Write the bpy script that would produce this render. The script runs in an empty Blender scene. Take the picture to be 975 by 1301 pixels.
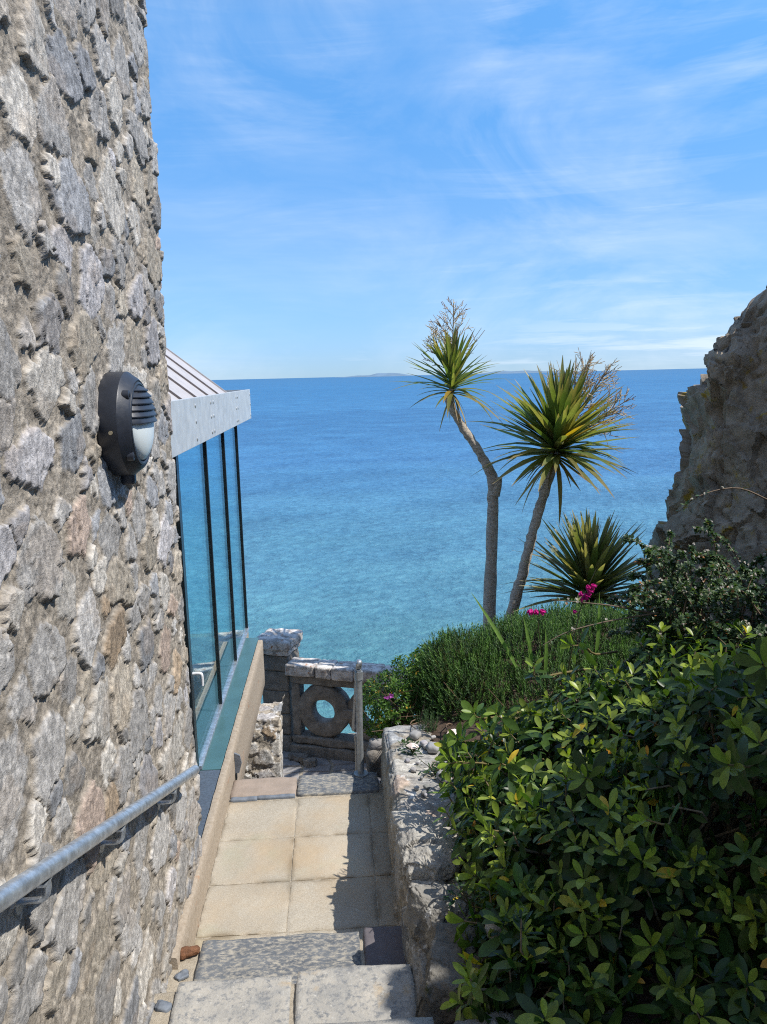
import bpy, bmesh, math, random
import numpy as np
from mathutils import Vector, Matrix

random.seed(7)
rng = np.random.default_rng(11)
SC = bpy.context.scene
COL = SC.collection
R = math.radians
EYE = 2.75

# ------------------------------------------------------------------ noise
def _hash(ix, iy, iz, seed):
    h = (ix.astype(np.int64) * 73856093) ^ (iy.astype(np.int64) * 19349663) ^ (iz.astype(np.int64) * 83492791) ^ (seed * 2654435761 & 0xffffffff)
    h = h & 0xffffffff
    h = ((h ^ (h >> 15)) * 2246822519) & 0xffffffff
    h = ((h ^ (h >> 13)) * 3266489917) & 0xffffffff
    h = h ^ (h >> 16)
    return h.astype(np.float64) / 4294967296.0

def vnoise(p, seed=0):
    p = np.asarray(p, float)
    i = np.floor(p); f = p - i
    f = f * f * (3 - 2 * f)
    x, y, z = i[:, 0], i[:, 1], i[:, 2]
    out = 0
    for a in (0, 1):
        for b in (0, 1):
            for c in (0, 1):
                w = (f[:, 0] if a else 1 - f[:, 0]) * (f[:, 1] if b else 1 - f[:, 1]) * (f[:, 2] if c else 1 - f[:, 2])
                out = out + w * _hash(x + a, y + b, z + c, seed)
    return out * 2 - 1

def fbm(p, octaves=4, seed=0, gain=.5):
    p = np.asarray(p, float); s = 0; a = 1
    for o in range(octaves):
        s = s + a * vnoise(p * (2.03 ** o) + 17.3 * o, seed + o); a *= gain
    return s

def worley(p, seed=0, off=False):
    """F1, F2 and a random value of the nearest cell, 3-D"""
    p = np.asarray(p, float)
    i = np.floor(p)
    f1 = np.full(len(p), 9.); f2 = np.full(len(p), 9.); idv = np.zeros(len(p)); ov = np.zeros_like(p)
    for a in (-1, 0, 1):
        for b in (-1, 0, 1):
            for c in (-1, 0, 1):
                x, y, z = i[:, 0] + a, i[:, 1] + b, i[:, 2] + c
                q = np.stack([x + _hash(x, y, z, seed + 1), y + _hash(x, y, z, seed + 2), z + _hash(x, y, z, seed + 3)], 1)
                d = np.linalg.norm(p - q, axis=1)
                near = d < f1
                f2 = np.where(near, f1, np.minimum(f2, d))
                idv = np.where(near, _hash(x, y, z, seed + 4), idv)
                if off: ov = np.where(near[:, None], p - q, ov)
                f1 = np.where(near, d, f1)
    return (f1, f2, idv, ov) if off else (f1, f2, idv)

def facets(p, seed, tilt=1.):
    """broken stone faces: every cell its own plane"""
    f1, f2, i, o = worley(p, seed, True)
    z = np.zeros_like(i)
    t = np.stack([_hash(np.floor(i * 1e6), z, z, seed + 31), _hash(np.floor(i * 1e6), z, z, seed + 32), _hash(np.floor(i * 1e6), z, z, seed + 33)], 1) - .5
    return (i - .5) + tilt * 2 * (t * o).sum(1), f2 - f1

def sstep(a, b, x):
    t = np.clip((x - a) / (b - a), 0, 1)
    return t * t * (3 - 2 * t)

# ------------------------------------------------------------------ materials
def new_mat(name):
    m = bpy.data.materials.new(name); m.use_nodes = True
    nt = m.node_tree
    b = nt.nodes['Principled BSDF']
    return m, nt, b

def nd(nt, typ, **kw):
    n = nt.nodes.new(typ)
    for k, v in kw.items():
        setattr(n, k, v)
    return n

def noise(nt, vec, scale, detail=4, rough=.55, dist=0.):
    n = nd(nt, 'ShaderNodeTexNoise')
    n.inputs['Scale'].default_value = scale; n.inputs['Detail'].default_value = detail
    n.inputs['Roughness'].default_value = rough; n.inputs['Distortion'].default_value = dist
    if vec is not None: nt.links.new(vec, n.inputs['Vector'])
    return n.outputs['Fac']

def ramp(nt, fac, stops):
    r = nd(nt, 'ShaderNodeValToRGB')
    e = r.color_ramp.elements
    while len(e) > 1: e.remove(e[-1])
    e[0].position = stops[0][0]; e[0].color = (*stops[0][1], 1)
    for p, c in stops[1:]:
        x = e.new(p); x.color = (*c, 1)
    nt.links.new(fac, r.inputs['Fac'])
    return r.outputs['Color']

def maprange(nt, v, a, b, c=0., d=1.):
    n = nd(nt, 'ShaderNodeMapRange'); n.clamp = True
    n.inputs['From Min'].default_value = a; n.inputs['From Max'].default_value = b
    n.inputs['To Min'].default_value = c; n.inputs['To Max'].default_value = d
    nt.links.new(v, n.inputs['Value'])
    return n.outputs['Result']

def mixc(nt, fac, a, b, mode='MIX'):
    n = nd(nt, 'ShaderNodeMix', data_type='RGBA', blend_type=mode)
    for key, v in ((0, fac), (6, a), (7, b)):
        if isinstance(v, (int, float)): n.inputs[key].default_value = v
        elif isinstance(v, tuple): n.inputs[key].default_value = (*v, 1)
        else: nt.links.new(v, n.inputs[key])
    return n.outputs[2]

def math_(nt, op, a, b=None):
    n = nd(nt, 'ShaderNodeMath', operation=op)
    for k, v in ((0, a), (1, b)):
        if v is None: continue
        if isinstance(v, (int, float)): n.inputs[k].default_value = v
        else: nt.links.new(v, n.inputs[k])
    return n.outputs[0]

def ocoord(nt, scale=(1, 1, 1)):
    t = nd(nt, 'ShaderNodeTexCoord')
    if scale == (1, 1, 1): return t.outputs['Object']
    mp = nd(nt, 'ShaderNodeMapping'); mp.inputs['Scale'].default_value = scale
    nt.links.new(t.outputs['Object'], mp.inputs['Vector'])
    return mp.outputs['Vector']

def bump(nt, b, h, strength=.5, dist=.01):
    n = nd(nt, 'ShaderNodeBump'); n.inputs['Strength'].default_value = strength
    n.inputs['Distance'].default_value = dist
    nt.links.new(h, n.inputs['Height'])
    nt.links.new(n.outputs['Normal'], b.inputs['Normal'])

def stone(name, c1, c2, scale=8, rough=.9, bstr=.6, bdist=.008, bscale=40, attr=False, spots=(), stretch=(1, 1, 1), spec=.3):
    """mottled stone; attr multiplies the mesh colour in; spots = (colour, scale, lo, hi)"""
    m, nt, b = new_mat(name)
    v = ocoord(nt, stretch)
    c = ramp(nt, noise(nt, v, scale, 6, .65), [(.3, c1), (.7, c2)])
    if attr:
        a = nd(nt, 'ShaderNodeVertexColor', layer_name='Col')
        c = mixc(nt, 1., a.outputs['Color'], c, 'MULTIPLY')
    for k, (sc, ss, lo, hi) in enumerate(spots):
        f = maprange(nt, noise(nt, v, ss, 7, .68, .3), lo, hi)
        c = mixc(nt, f, c, sc)
    nt.links.new(c, b.inputs['Base Color'])
    b.inputs['Roughness'].default_value = rough
    b.inputs['Specular IOR Level'].default_value = spec
    h1 = noise(nt, v, bscale, 8, .7); h2 = noise(nt, v, bscale * .22, 4, .6)
    bump(nt, b, math_(nt, 'ADD', h1, h2), bstr, bdist)
    return m

def plain(name, col, rough=.5, metal=0., var=.25, scale=20, bstr=.15, bdist=.003, spec=.5):
    m, nt, b = new_mat(name)
    v = ocoord(nt)
    f = noise(nt, v, scale, 5, .6)
    lo = tuple(x * (1 - var) for x in col); hi = tuple(min(1, x * (1 + var)) for x in col)
    nt.links.new(ramp(nt, f, [(.3, lo), (.7, hi)]), b.inputs['Base Color'])
    b.inputs['Metallic'].default_value = metal
    b.inputs['Specular IOR Level'].default_value = spec
    nt.links.new(maprange(nt, noise(nt, v, scale * 1.7, 4), .3, .7, rough * .85, min(1, rough * 1.15)), b.inputs['Roughness'])
    bump(nt, b, noise(nt, v, scale * 4, 4), bstr, bdist)
    return m

def leafmat(name, rough=.4, trans=.25, spec=.4, tcol=(1.2, 1.5, .5)):
    m, nt, b = new_mat(name)
    a = nd(nt, 'ShaderNodeVertexColor', layer_name='Col')
    c = mixc(nt, 1., a.outputs['Color'], ramp(nt, noise(nt, ocoord(nt), 60, 3), [(.3, (.8, .8, .8)), (.7, (1.15, 1.15, 1.1))]), 'MULTIPLY')
    nt.links.new(c, b.inputs['Base Color'])
    b.inputs['Roughness'].default_value = rough
    b.inputs['Specular IOR Level'].default_value = spec
    t = nd(nt, 'ShaderNodeBsdfTranslucent')
    nt.links.new(mixc(nt, 1., c, tcol, 'MULTIPLY'), t.inputs['Color'])
    mx = nd(nt, 'ShaderNodeMixShader'); mx.inputs[0].default_value = trans
    nt.links.new(b.outputs[0], mx.inputs[1]); nt.links.new(t.outputs[0], mx.inputs[2])
    nt.links.new(mx.outputs[0], nt.nodes['Material Output'].inputs['Surface'])
    return m

# ------------------------------------------------------------------ objects
def tag(o, label=None, cat=None, group=None, kind=None):
    if label: o['label'] = label
    if cat: o['category'] = cat
    if group: o['group'] = group
    if kind: o['kind'] = kind
    return o

def empty(name, loc, label, cat, group=None, rz=0.):
    o = bpy.data.objects.new(name, None); COL.objects.link(o)
    o.empty_display_size = .1
    o.location = loc; o.rotation_euler = (0, 0, rz)
    return tag(o, label, cat, group)

def link(name, me, mat, parent=None, loc=None, world=True):
    """parts are modelled in world space: shift the mesh into the parent's space"""
    o = bpy.data.objects.new(name, me); COL.objects.link(o)
    if mat is not None: me.materials.append(mat)
    if parent is not None:
        o.parent = parent
        if world:
            T = Matrix.Identity(4); q = parent
            while q is not None:
                T = Matrix.Translation(q.location) @ q.rotation_euler.to_matrix().to_4x4() @ T if False else (q.matrix_basis @ T)
                q = q.parent
            me.transform(T.inverted())
    elif loc is not None:
        o.location = loc
        me.transform(Matrix.Translation(-Vector(loc)))
    return o

def mesh_np(name, V, Q, colr=None, smooth=False):
    V = np.asarray(V, np.float32); Q = np.asarray(Q, np.int32)
    me = bpy.data.meshes.new(name)
    k = Q.shape[1]
    me.vertices.add(len(V)); me.vertices.foreach_set('co', V.ravel())
    me.loops.add(Q.size); me.loops.foreach_set('vertex_index', Q.ravel())
    me.polygons.add(len(Q))
    me.polygons.foreach_set('loop_start', np.arange(0, Q.size, k, dtype=np.int32))
    me.polygons.foreach_set('loop_total', np.full(len(Q), k, np.int32))
    if smooth: me.polygons.foreach_set('use_smooth', np.ones(len(Q), bool))
    me.update(calc_edges=True)
    if colr is not None:
        ca = me.color_attributes.new('Col', 'FLOAT_COLOR', 'POINT')
        c4 = np.ones((len(V), 4), np.float32); c4[:, :3] = colr
        ca.data.foreach_set('color', c4.ravel())
    return me

class MB:
    """collects solids into one mesh"""
    def __init__(s): s.v = []; s.f = []; s.c = []
    def add(s, V, F, col=None):
        o = len(s.v); s.v += [tuple(map(float, p)) for p in V]
        s.f += [tuple(int(i) + o for i in q) for q in F]
        s.c += [col if col is not None else (1, 1, 1)] * len(V) if not (col is not None and np.ndim(col) == 2) else [tuple(x) for x in col]
        return s
    def box(s, lo, hi, bev=0., M=None):
        bm = bmesh.new(); bmesh.ops.create_cube(bm, size=1)
        lo = Vector(lo); hi = Vector(hi)
        for v in bm.verts:
            v.co = Vector([(lo[i] + hi[i]) / 2 + v.co[i] * (hi[i] - lo[i]) for i in range(3)])
        if bev: bmesh.ops.bevel(bm, geom=bm.edges[:], offset=bev, segments=2, affect='EDGES', profile=.6)
        bm.verts.index_update()
        V = [(M @ v.co) if M else v.co for v in bm.verts]
        s.add(V, [[v.index for v in f.verts] for f in bm.faces]); bm.free()
        return s
    def tube(s, pts, rad, n=10, caps=True, col=None):
        V, F = tube(pts, rad, n)
        m = len(pts)
        F = [tuple(q) for q in F]
        if caps: F += [tuple(range(n))[::-1], tuple(range((m - 1) * n, m * n))]
        return s.add(V, F, col)
    def build(s, name, mat, parent=None, smooth=None, col=False, loc=None):
        me = bpy.data.meshes.new(name); me.from_pydata(s.v, [], s.f); me.update()
        if col:
            ca = me.color_attributes.new('Col', 'FLOAT_COLOR', 'POINT')
            c4 = np.ones((len(s.v), 4), np.float32); c4[:, :3] = np.array(s.c)
            ca.data.foreach_set('color', c4.ravel())
        if smooth is not None:
            me.polygons.foreach_set('use_smooth', np.ones(len(me.polygons), bool))
            if smooth < 3: me.set_sharp_from_angle(angle=smooth)
        return link(name, me, mat, parent, loc)

def tube(pts, rad, n=8):
    P = np.asarray(pts, float); m = len(P)
    rad = np.broadcast_to(np.asarray(rad, float), (m,))
    T = np.gradient(P, axis=0); T /= np.linalg.norm(T, axis=1)[:, None] + 1e-12
    up = np.array([0, 0, 1.]) if abs(T[0, 2]) < .9 else np.array([1., 0, 0])
    u = np.cross(T[0], up); u /= np.linalg.norm(u)
    V = []
    a = np.arange(n) * 2 * np.pi / n
    for i in range(m):
        u = u - T[i] * (u @ T[i]); u /= np.linalg.norm(u)
        w = np.cross(T[i], u)
        V.append(P[i] + rad[i] * (np.cos(a)[:, None] * u + np.sin(a)[:, None] * w))
    V = np.concatenate(V)
    j = np.arange(n); k = (j + 1) % n
    F = np.concatenate([np.stack([i * n + j, i * n + k, (i + 1) * n + k, (i + 1) * n + j], 1) for i in range(m - 1)])
    return V, F

def smooth_path(ctrl, n):
    """Catmull-Rom through control points"""
    C = np.asarray(ctrl, float)
    C = np.vstack([2 * C[0] - C[1], C, 2 * C[-1] - C[-2]])
    m = len(C) - 3
    out = []
    for t in np.linspace(0, m - 1e-9, n):
        i = int(t); f = t - i
        a, b, c, d = C[i:i + 4]
        out.append(.5 * (2 * b + (c - a) * f + (2 * a - 5 * b + 4 * c - d) * f * f + (3 * b - a - 3 * c + d) * f ** 3))
    return np.array(out)

def grid_faces(nu, nv):
    i, j = np.meshgrid(np.arange(nu - 1), np.arange(nv - 1), indexing='ij')
    a = (i * nv + j).ravel()
    return np.stack([a, a + nv, a + nv + 1, a + 1], 1)

def rbox(dim, r, n=8, disp=.01, freq=6, seed=0, octv=4, rot=None, loc=(0, 0, 0), facet=0., crag=0.):
    """rounded weathered block: a cube shell with rounded edges pushed about by noise"""
    L = np.linspace(-1, 1, n + 1)
    vs = {}; V = []; Q = []
    def vid(p):
        k = tuple(int(round(c * 1000)) for c in p)
        if k not in vs: vs[k] = len(V); V.append(p)
        return vs[k]
    for ax in range(3):
        for sg in (-1, 1):
            for i in range(n):
                for j in range(n):
                    q = []
                    for (a, b) in ((i, j), (i + 1, j), (i + 1, j + 1), (i, j + 1)):
                        p = [0, 0, 0]; p[ax] = sg; p[(ax + 1) % 3] = L[a]; p[(ax + 2) % 3] = L[b]
                        q.append(vid(p))
                    Q.append(q if sg > 0 else q[::-1])
    V = np.array(V, float) * (np.array(dim) / 2)
    inner = np.maximum(np.array(dim) / 2 - r, 1e-4)
    c = np.clip(V, -inner, inner); d = V - c
    N = d / (np.linalg.norm(d, axis=1)[:, None] + 1e-9)
    V = c + N * r
    q = V + seed * 3.7
    V = V + N * (disp * fbm(q * freq, octv, seed))[:, None]
    if facet:
        f1, f2, idv = worley(q * freq * .7, seed)
        V = V + N * (facet * (idv - .5))[:, None]
    if crag:
        qw = q + .04 * np.stack([fbm(q * 9, 3, seed + 5), fbm(q * 9, 3, seed + 6), fbm(q * 9, 3, seed + 7)], 1)
        a1, a2, ia = worley(qw * 6.5, seed + 2); b1, b2, ib = worley(qw * 17, seed + 3)
        V = V + N * (crag * (ia - .5) + .45 * crag * (ib - .5) - .6 * crag * np.abs(fbm(q * 7, 5, seed + 4, .6)) + .25 * crag * fbm(q * 40, 3, seed + 8, .7))[:, None]
    if rot is not None: V = V @ np.array(rot).T
    return V + np.array(loc), np.array(Q)

def crag_rock(dim, seed, n=24, planes=16, rough=.006, rot=None, loc=(0, 0, 0)):
    """an angular broken stone: a solid cut by random planes, its faces roughened"""
    V, Q = rbox((2, 2, 2), .99, n, 0, 1, 1)
    D = unit(V); q = np.random.default_rng(seed)
    Nk = unit(q.normal(size=(planes, 3))); Nk[:6] = np.vstack([np.eye(3), -np.eye(3)]) + q.normal(0, .16, (6, 3)); Nk = unit(Nk)
    ok_ = q.uniform(.86, 1.12, planes); ok_[:6] = q.uniform(.86, 1., 6)
    t = (ok_[None] / np.maximum(D @ Nk.T, .05))
    rr_ = -np.log(np.exp(-t * 22).sum(1)) / 22
    V = D * np.minimum(rr_, 1.5)[:, None] * (np.array(dim) / 2)
    p = V + seed * 1.7
    fa, ed = facets(p * 9 / max(dim) * .35, seed)
    V = V + D * (rough * 2.2 * fa + rough * fbm(p * 30, 5, seed, .65))[:, None]
    if rot is not None: V = V @ np.array(rot).T
    return V + np.array(loc), Q

def rotz(a): c, s = math.cos(a), math.sin(a); return np.array([[c, -s, 0], [s, c, 0], [0, 0, 1]])
def rotx(a): c, s = math.cos(a), math.sin(a); return np.array([[1, 0, 0], [0, c, -s], [0, s, c]])
def roty(a): c, s = math.cos(a), math.sin(a); return np.array([[c, 0, s], [0, 1, 0], [-s, 0, c]])

# ------------------------------------------------------------------ leaves
def unit(v): return v / (np.linalg.norm(v, axis=-1, keepdims=True) + 1e-12)

def frames(d, n):
    """matrices whose columns are width, length (d) and face normal (about n)"""
    d = unit(d); x = unit(np.cross(d, n)); z = np.cross(x, d)
    return np.stack([x, d, z], -1)

def blade(rows, widths, fold=.25, curl=-.15):
    """leaf template one unit long: three vertices a row, folded at the midrib, curling down"""
    t = np.array(rows, float); w = np.array(widths, float)
    V = []
    for a, b in zip(t, w):
        V += [(-b, a, fold * b), (0, a, 0), (b, a, fold * b)]
    Q = []
    for i in range(len(t) - 1):
        o = i * 3
        Q += [(o, o + 1, o + 4, o + 3), (o + 1, o + 2, o + 5, o + 4)]
    return np.array(V), np.array(Q), curl

class Leaves:
    def __init__(s): s.V = []; s.Q = []; s.C = []; s.n = 0
    def put(s, tmpl, P, M, S, colr, wscale=None, tip=None, curl=None):
        tv, tq, cu0 = tmpl
        m, k = len(P), len(tv)
        S = np.broadcast_to(np.asarray(S, float), (m,))
        T = np.broadcast_to(tv, (m, k, 3)).copy()
        if wscale is not None:
            T[:, :, 0] *= np.asarray(wscale).reshape(-1, 1); T[:, :, 2] *= np.asarray(wscale).reshape(-1, 1)
        cu = np.full(m, cu0) if curl is None else np.asarray(curl) + cu0
        T[:, :, 2] += cu.reshape(-1, 1) * tv[None, :, 1] ** 2
        W = np.einsum('mij,mkj->mki', M, T * S[:, None, None]) + np.asarray(P)[:, None, :]
        s.V.append(W.reshape(-1, 3))
        s.Q.append((tq[None] + (np.arange(m) * k)[:, None, None]).reshape(-1, 4) + s.n)
        c = np.broadcast_to(np.asarray(colr, float)[:, None, :] if np.ndim(colr) == 2 else np.asarray(colr, float), (m, k, 3)).copy()
        if tip is not None:
            f = np.clip((tv[:, 1] - tip[1]) / (1 - tip[1]), 0, 1)[None, :, None]
            c = c * (1 - f) + np.array(tip[0]) * f
        s.C.append(c.reshape(-1, 3)); s.n += m * k
        return s
    def tubes(s, paths, r0, r1, n=4, colr=(.1, .07, .04)):
        for p in paths:
            V, F = tube(p, np.linspace(r0, r1, len(p)), n)
            s.V.append(V); s.Q.append(F + s.n); s.C.append(np.tile(colr, (len(V), 1))); s.n += len(V)
        return s
    def build(s, name, mat, parent=None, smooth=True, loc=None):
        me = mesh_np(name, np.concatenate(s.V), np.concatenate(s.Q), np.concatenate(s.C), smooth)
        return link(name, me, mat, parent, loc)

def pick(cols, w, n, jit=.2):
    c = np.array(cols)[rng.choice(len(cols), n, p=np.array(w) / sum(w))]
    return c * (1 + rng.uniform(-jit, jit, (n, 1)))

def blob_points(ells, n, zmin=None, shrink=1., inside=.9):
    """random points with normals on the outside of a union of ellipsoids"""
    C = np.array([e[:3] for e in ells]); A = np.array([e[3:] for e in ells]) * shrink
    area = (A[:, 0] * A[:, 1] + A[:, 1] * A[:, 2] + A[:, 0] * A[:, 2])
    k = rng.choice(len(ells), n * 2, p=area / area.sum())
    d = unit(rng.normal(size=(n * 2, 3)))
    P = C[k] + d * A[k]; N = unit(d / A[k])
    ok = np.ones(len(P), bool)
    for i in range(len(ells)):
        q = np.linalg.norm((P - C[i]) / A[i], axis=1)
        ok &= (q > inside) | (k == i)
    if zmin is not None: ok &= P[:, 2] > zmin
    P, N = P[ok], N[ok]
    return P[:n], N[:n]

GREY = [(.30, .29, .28), (.36, .35, .34), (.26, .26, .27), (.40, .38, .35)]

# ================================================================== MATERIALS
M = {}
M['rubble'] = stone('rubble_masonry', (.72, .72, .73), (1.36, 1.34, 1.30), 55, .95, .7, .010, 110, attr=True,
                    spots=(((.46, .25, .07), 5.5, .71, .76),))
M['lichen_rubble'] = stone('lichen_rubble', (.7, .7, .7), (1.25, 1.25, 1.2), 20, .95, .9, .012, 60, attr=True,
                           spots=(((.64, .62, .58), 10, .60, .65), ((.42, .24, .17), 14, .68, .72)))
M['limestone_dark'] = stone('weathered_dark_limestone', (.13, .12, .105), (.33, .30, .265), 9, .95, .8, .012, 45,
                            spots=(((.32, .20, .05), 10, .66, .71), ((.34, .32, .29), 16, .68, .74)))
M['lichen_cap'] = stone('lichened_coping', (.24, .215, .195), (.55, .51, .47), 10, .95, .8, .01, 50,
                        spots=(((.70, .66, .62), 11, .45, .55), ((.42, .19, .09), 15, .60, .66)))
M['mossy_rock'] = stone('near_wall_rock', (.6, .6, .6), (1.3, 1.28, 1.2), 16, .95, 1., .016, 55, attr=True,
                        spots=(((.50, .48, .44), 11, .64, .69), ((.07, .075, .02), 6, .60, .68)))
M['stub'] = stone('lichened_rubble_stub', (.7, .7, .7), (1.3, 1.28, 1.22), 26, .95, .8, .01, 90, attr=True,
                  spots=(((.66, .65, .63), 13, .56, .62), ((.45, .30, .12), 9, .66, .72)))
M['concrete'] = stone('sandy_concrete', (.31, .25, .185), (.45, .38, .30), 45, .92, .7, .005, 160,
                      spots=(((.45, .21, .10), 4, .62, .72), ((.25, .22, .18), 7, .66, .8)))
M['slate_step'] = stone('mottled_slate_step', (.085, .095, .11), (.17, .18, .19), 7, .75, .6, .006, 60,
                        spots=(((.36, .33, .275), 46, .45, .62), ((.30, .24, .15), 7, .62, .72)), stretch=(.7, 1.2, 1))
M['pale_step'] = stone('pale_step_stone', (.28, .275, .26), (.46, .425, .365), 7, .85, .8, .006, 60,
                       spots=(((.19, .195, .20), 40, .50, .64), ((.40, .31, .20), 5, .60, .72), ((.46, .44, .40), 48, .60, .66)))
M['pink_step'] = stone('pinkish_step_stone', (.27, .22, .18), (.36, .29, .24), 9, .85, .6, .006, 60)
M['purple_slate'] = stone('purple_slate', (.10, .09, .10), (.17, .15, .155), 9, .75, .5, .005, 60, spots=(((.3, .3, .3), 30, .66, .7),))
M['mortar'] = stone('sandy_mortar', (.33, .28, .21), (.48, .42, .33), 30, .95, .9, .01, 120, spots=(((.18, .18, .18), 40, .64, .7),))
M['cobble'] = stone('grey_paving_stone', (.24, .23, .23), (.37, .35, .34), 12, .85, .6, .006, 60, spots=(((.5, .48, .46), 14, .6, .7),))
M['rock'] = stone('cliff_limestone', (.19, .157, .118), (.43, .365, .29), 4, .92, .7, .022, 30,
                  spots=(((.36, .25, .04), 4.2, .57, .66), ((.34, .32, .29), 8, .67, .75), ((.05, .045, .04), 5, .62, .7)))
M['pebble'] = stone('sea_pebble', (.8, .8, .8), (1.15, 1.15, 1.15), 25, .8, .3, .003, 90, attr=True)
M['galv'] = plain('galvanised_steel', (.50, .54, .58), .42, .75, .38, 30, .15)
M['post_metal'] = plain('weathered_steel', (.34, .36, .37), .5, .6, .25, 30)
M['fascia'] = plain('zinc_fascia', (.54, .56, .56), .5, .25, .14, 9)
M['fixing'] = plain('fixing_stud', (.6, .6, .58), .4, .6)
M['zinc_roof'] = plain('zinc_roof', (.46, .43, .42), .6, .15, .1, 6)
M['seam'] = plain('roof_seam', (.16, .14, .14), .7, .1)
M['black_metal'] = plain('black_powder_coat', (.012, .017, .02), .3, 0., .2)
M['lamp_black'] = plain('lamp_plastic', (.022, .026, .036), .42, 0., .12, 40, .08)
M['lamp_groove'] = plain('lamp_groove', (.006, .007, .009), .6)
M['brass'] = plain('screw_brass', (.45, .38, .26), .45, .7)
M['teal'] = plain('teal_flashing', (.07, .155, .165), .35, .1, .12, 5)
M['slate_flash'] = plain('dark_flashing', (.075, .095, .125), .5, 0., .25, 60)
M['white_plastic'] = plain('white_plastic', (.75, .75, .76), .4)
M['opal'] = plain('opal_diffuser', (.70, .76, .76), .35, 0., .03, 5, .02)
M['shell'] = plain('scallop_shell', (.72, .60, .54), .5, 0., .18, 30)
M['slate_frag'] = plain('slate_chip', (.15, .17, .20), .7, 0., .3, 18, .4, .006)
M['rust_frag'] = plain('rusty_stone_chip', (.17, .075, .035), .85, 0., .45, 30, .6, .01)
M['leaf'] = leafmat('glossy_leaf', .36, .30, .3, (1.6, 1.9, .5))
M['needle'] = leafmat('rosemary_needle', .55, .2, .3)
M['palm_leaf'] = leafmat('palm_leaf', .42, .38, .4, (1.5, 1.6, .6))
M['flower'] = leafmat('petal', .6, .35, .2, (1.1, 1., 1.1))
M['twig'] = leafmat('twig', .9, 0., .1)
M['bark'] = stone('palm_bark', (.34, .29, .24), (.66, .58, .49), 18, .95, 1., .012, 55, stretch=(1, 1, 2.5), spots=(((.10, .08, .06), 26, .58, .66),))
M['soil'] = stone('garden_soil', (.05, .035, .025), (.13, .09, .065), 18, 1., 1., .02, 50, spots=(((.22, .2, .18), 60, .68, .72),))

# slabs: sandy concrete flags with stains
def slab_material():
    m, nt, b = new_mat('sandy_flags')
    v = ocoord(nt)
    c = ramp(nt, noise(nt, v, 140, 3, .6), [(.3, (.34, .295, .23)), (.55, (.43, .385, .31)), (.72, (.51, .47, .40))])
    c = mixc(nt, maprange(nt, noise(nt, v, 1.6, 5, .6), .45, .68, 0, .55), c, (.45, .32, .18))
    c = mixc(nt, maprange(nt, noise(nt, v, 2.3, 5, .62, .4), .56, .75, 0, .5), c, (.35, .36, .26))
    c = mixc(nt, maprange(nt, noise(nt, v, 190, 2), .70, .74), c, (.15, .13, .11))
    c = mixc(nt, 1., c, nd(nt, 'ShaderNodeVertexColor', layer_name='Col').outputs['Color'], 'MULTIPLY')
    c = mixc(nt, maprange(nt, noise(nt, v, 5.5, 6, .7, .3), .60, .76, 0, .4), c, (.27, .245, .20))
    nt.links.new(c, b.inputs['Base Color']); b.inputs['Roughness'].default_value = .9
    b.inputs['Specular IOR Level'].default_value = .25
    bump(nt, b, noise(nt, v, 170, 5, .7), .5, .004)
    return m
M['flags'] = slab_material()

def glass_material():
    m, nt, b = new_mat('pale_teal_glass')
    nt.nodes.remove(b)
    tr = nd(nt, 'ShaderNodeBsdfTransparent'); tr.inputs[0].default_value = (.86, .97, .98, 1)
    gl = nd(nt, 'ShaderNodeBsdfGlossy'); gl.inputs['Roughness'].default_value = .012; gl.inputs[0].default_value = (.9, 1, 1, 1)
    lw = nd(nt, 'ShaderNodeLayerWeight'); lw.inputs[0].default_value = .5
    fr = math_(nt, 'ADD', math_(nt, 'MULTIPLY', math_(nt, 'POWER', lw.outputs['Facing'], 5.), .96), .04)
    mx = nd(nt, 'ShaderNodeMixShader')
    nt.links.new(fr, mx.inputs[0]); nt.links.new(tr.outputs[0], mx.inputs[1]); nt.links.new(gl.outputs[0], mx.inputs[2])
    nt.links.new(mx.outputs[0], nt.nodes['Material Output'].inputs['Surface'])
    return m
M['glass'] = glass_material()

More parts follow.
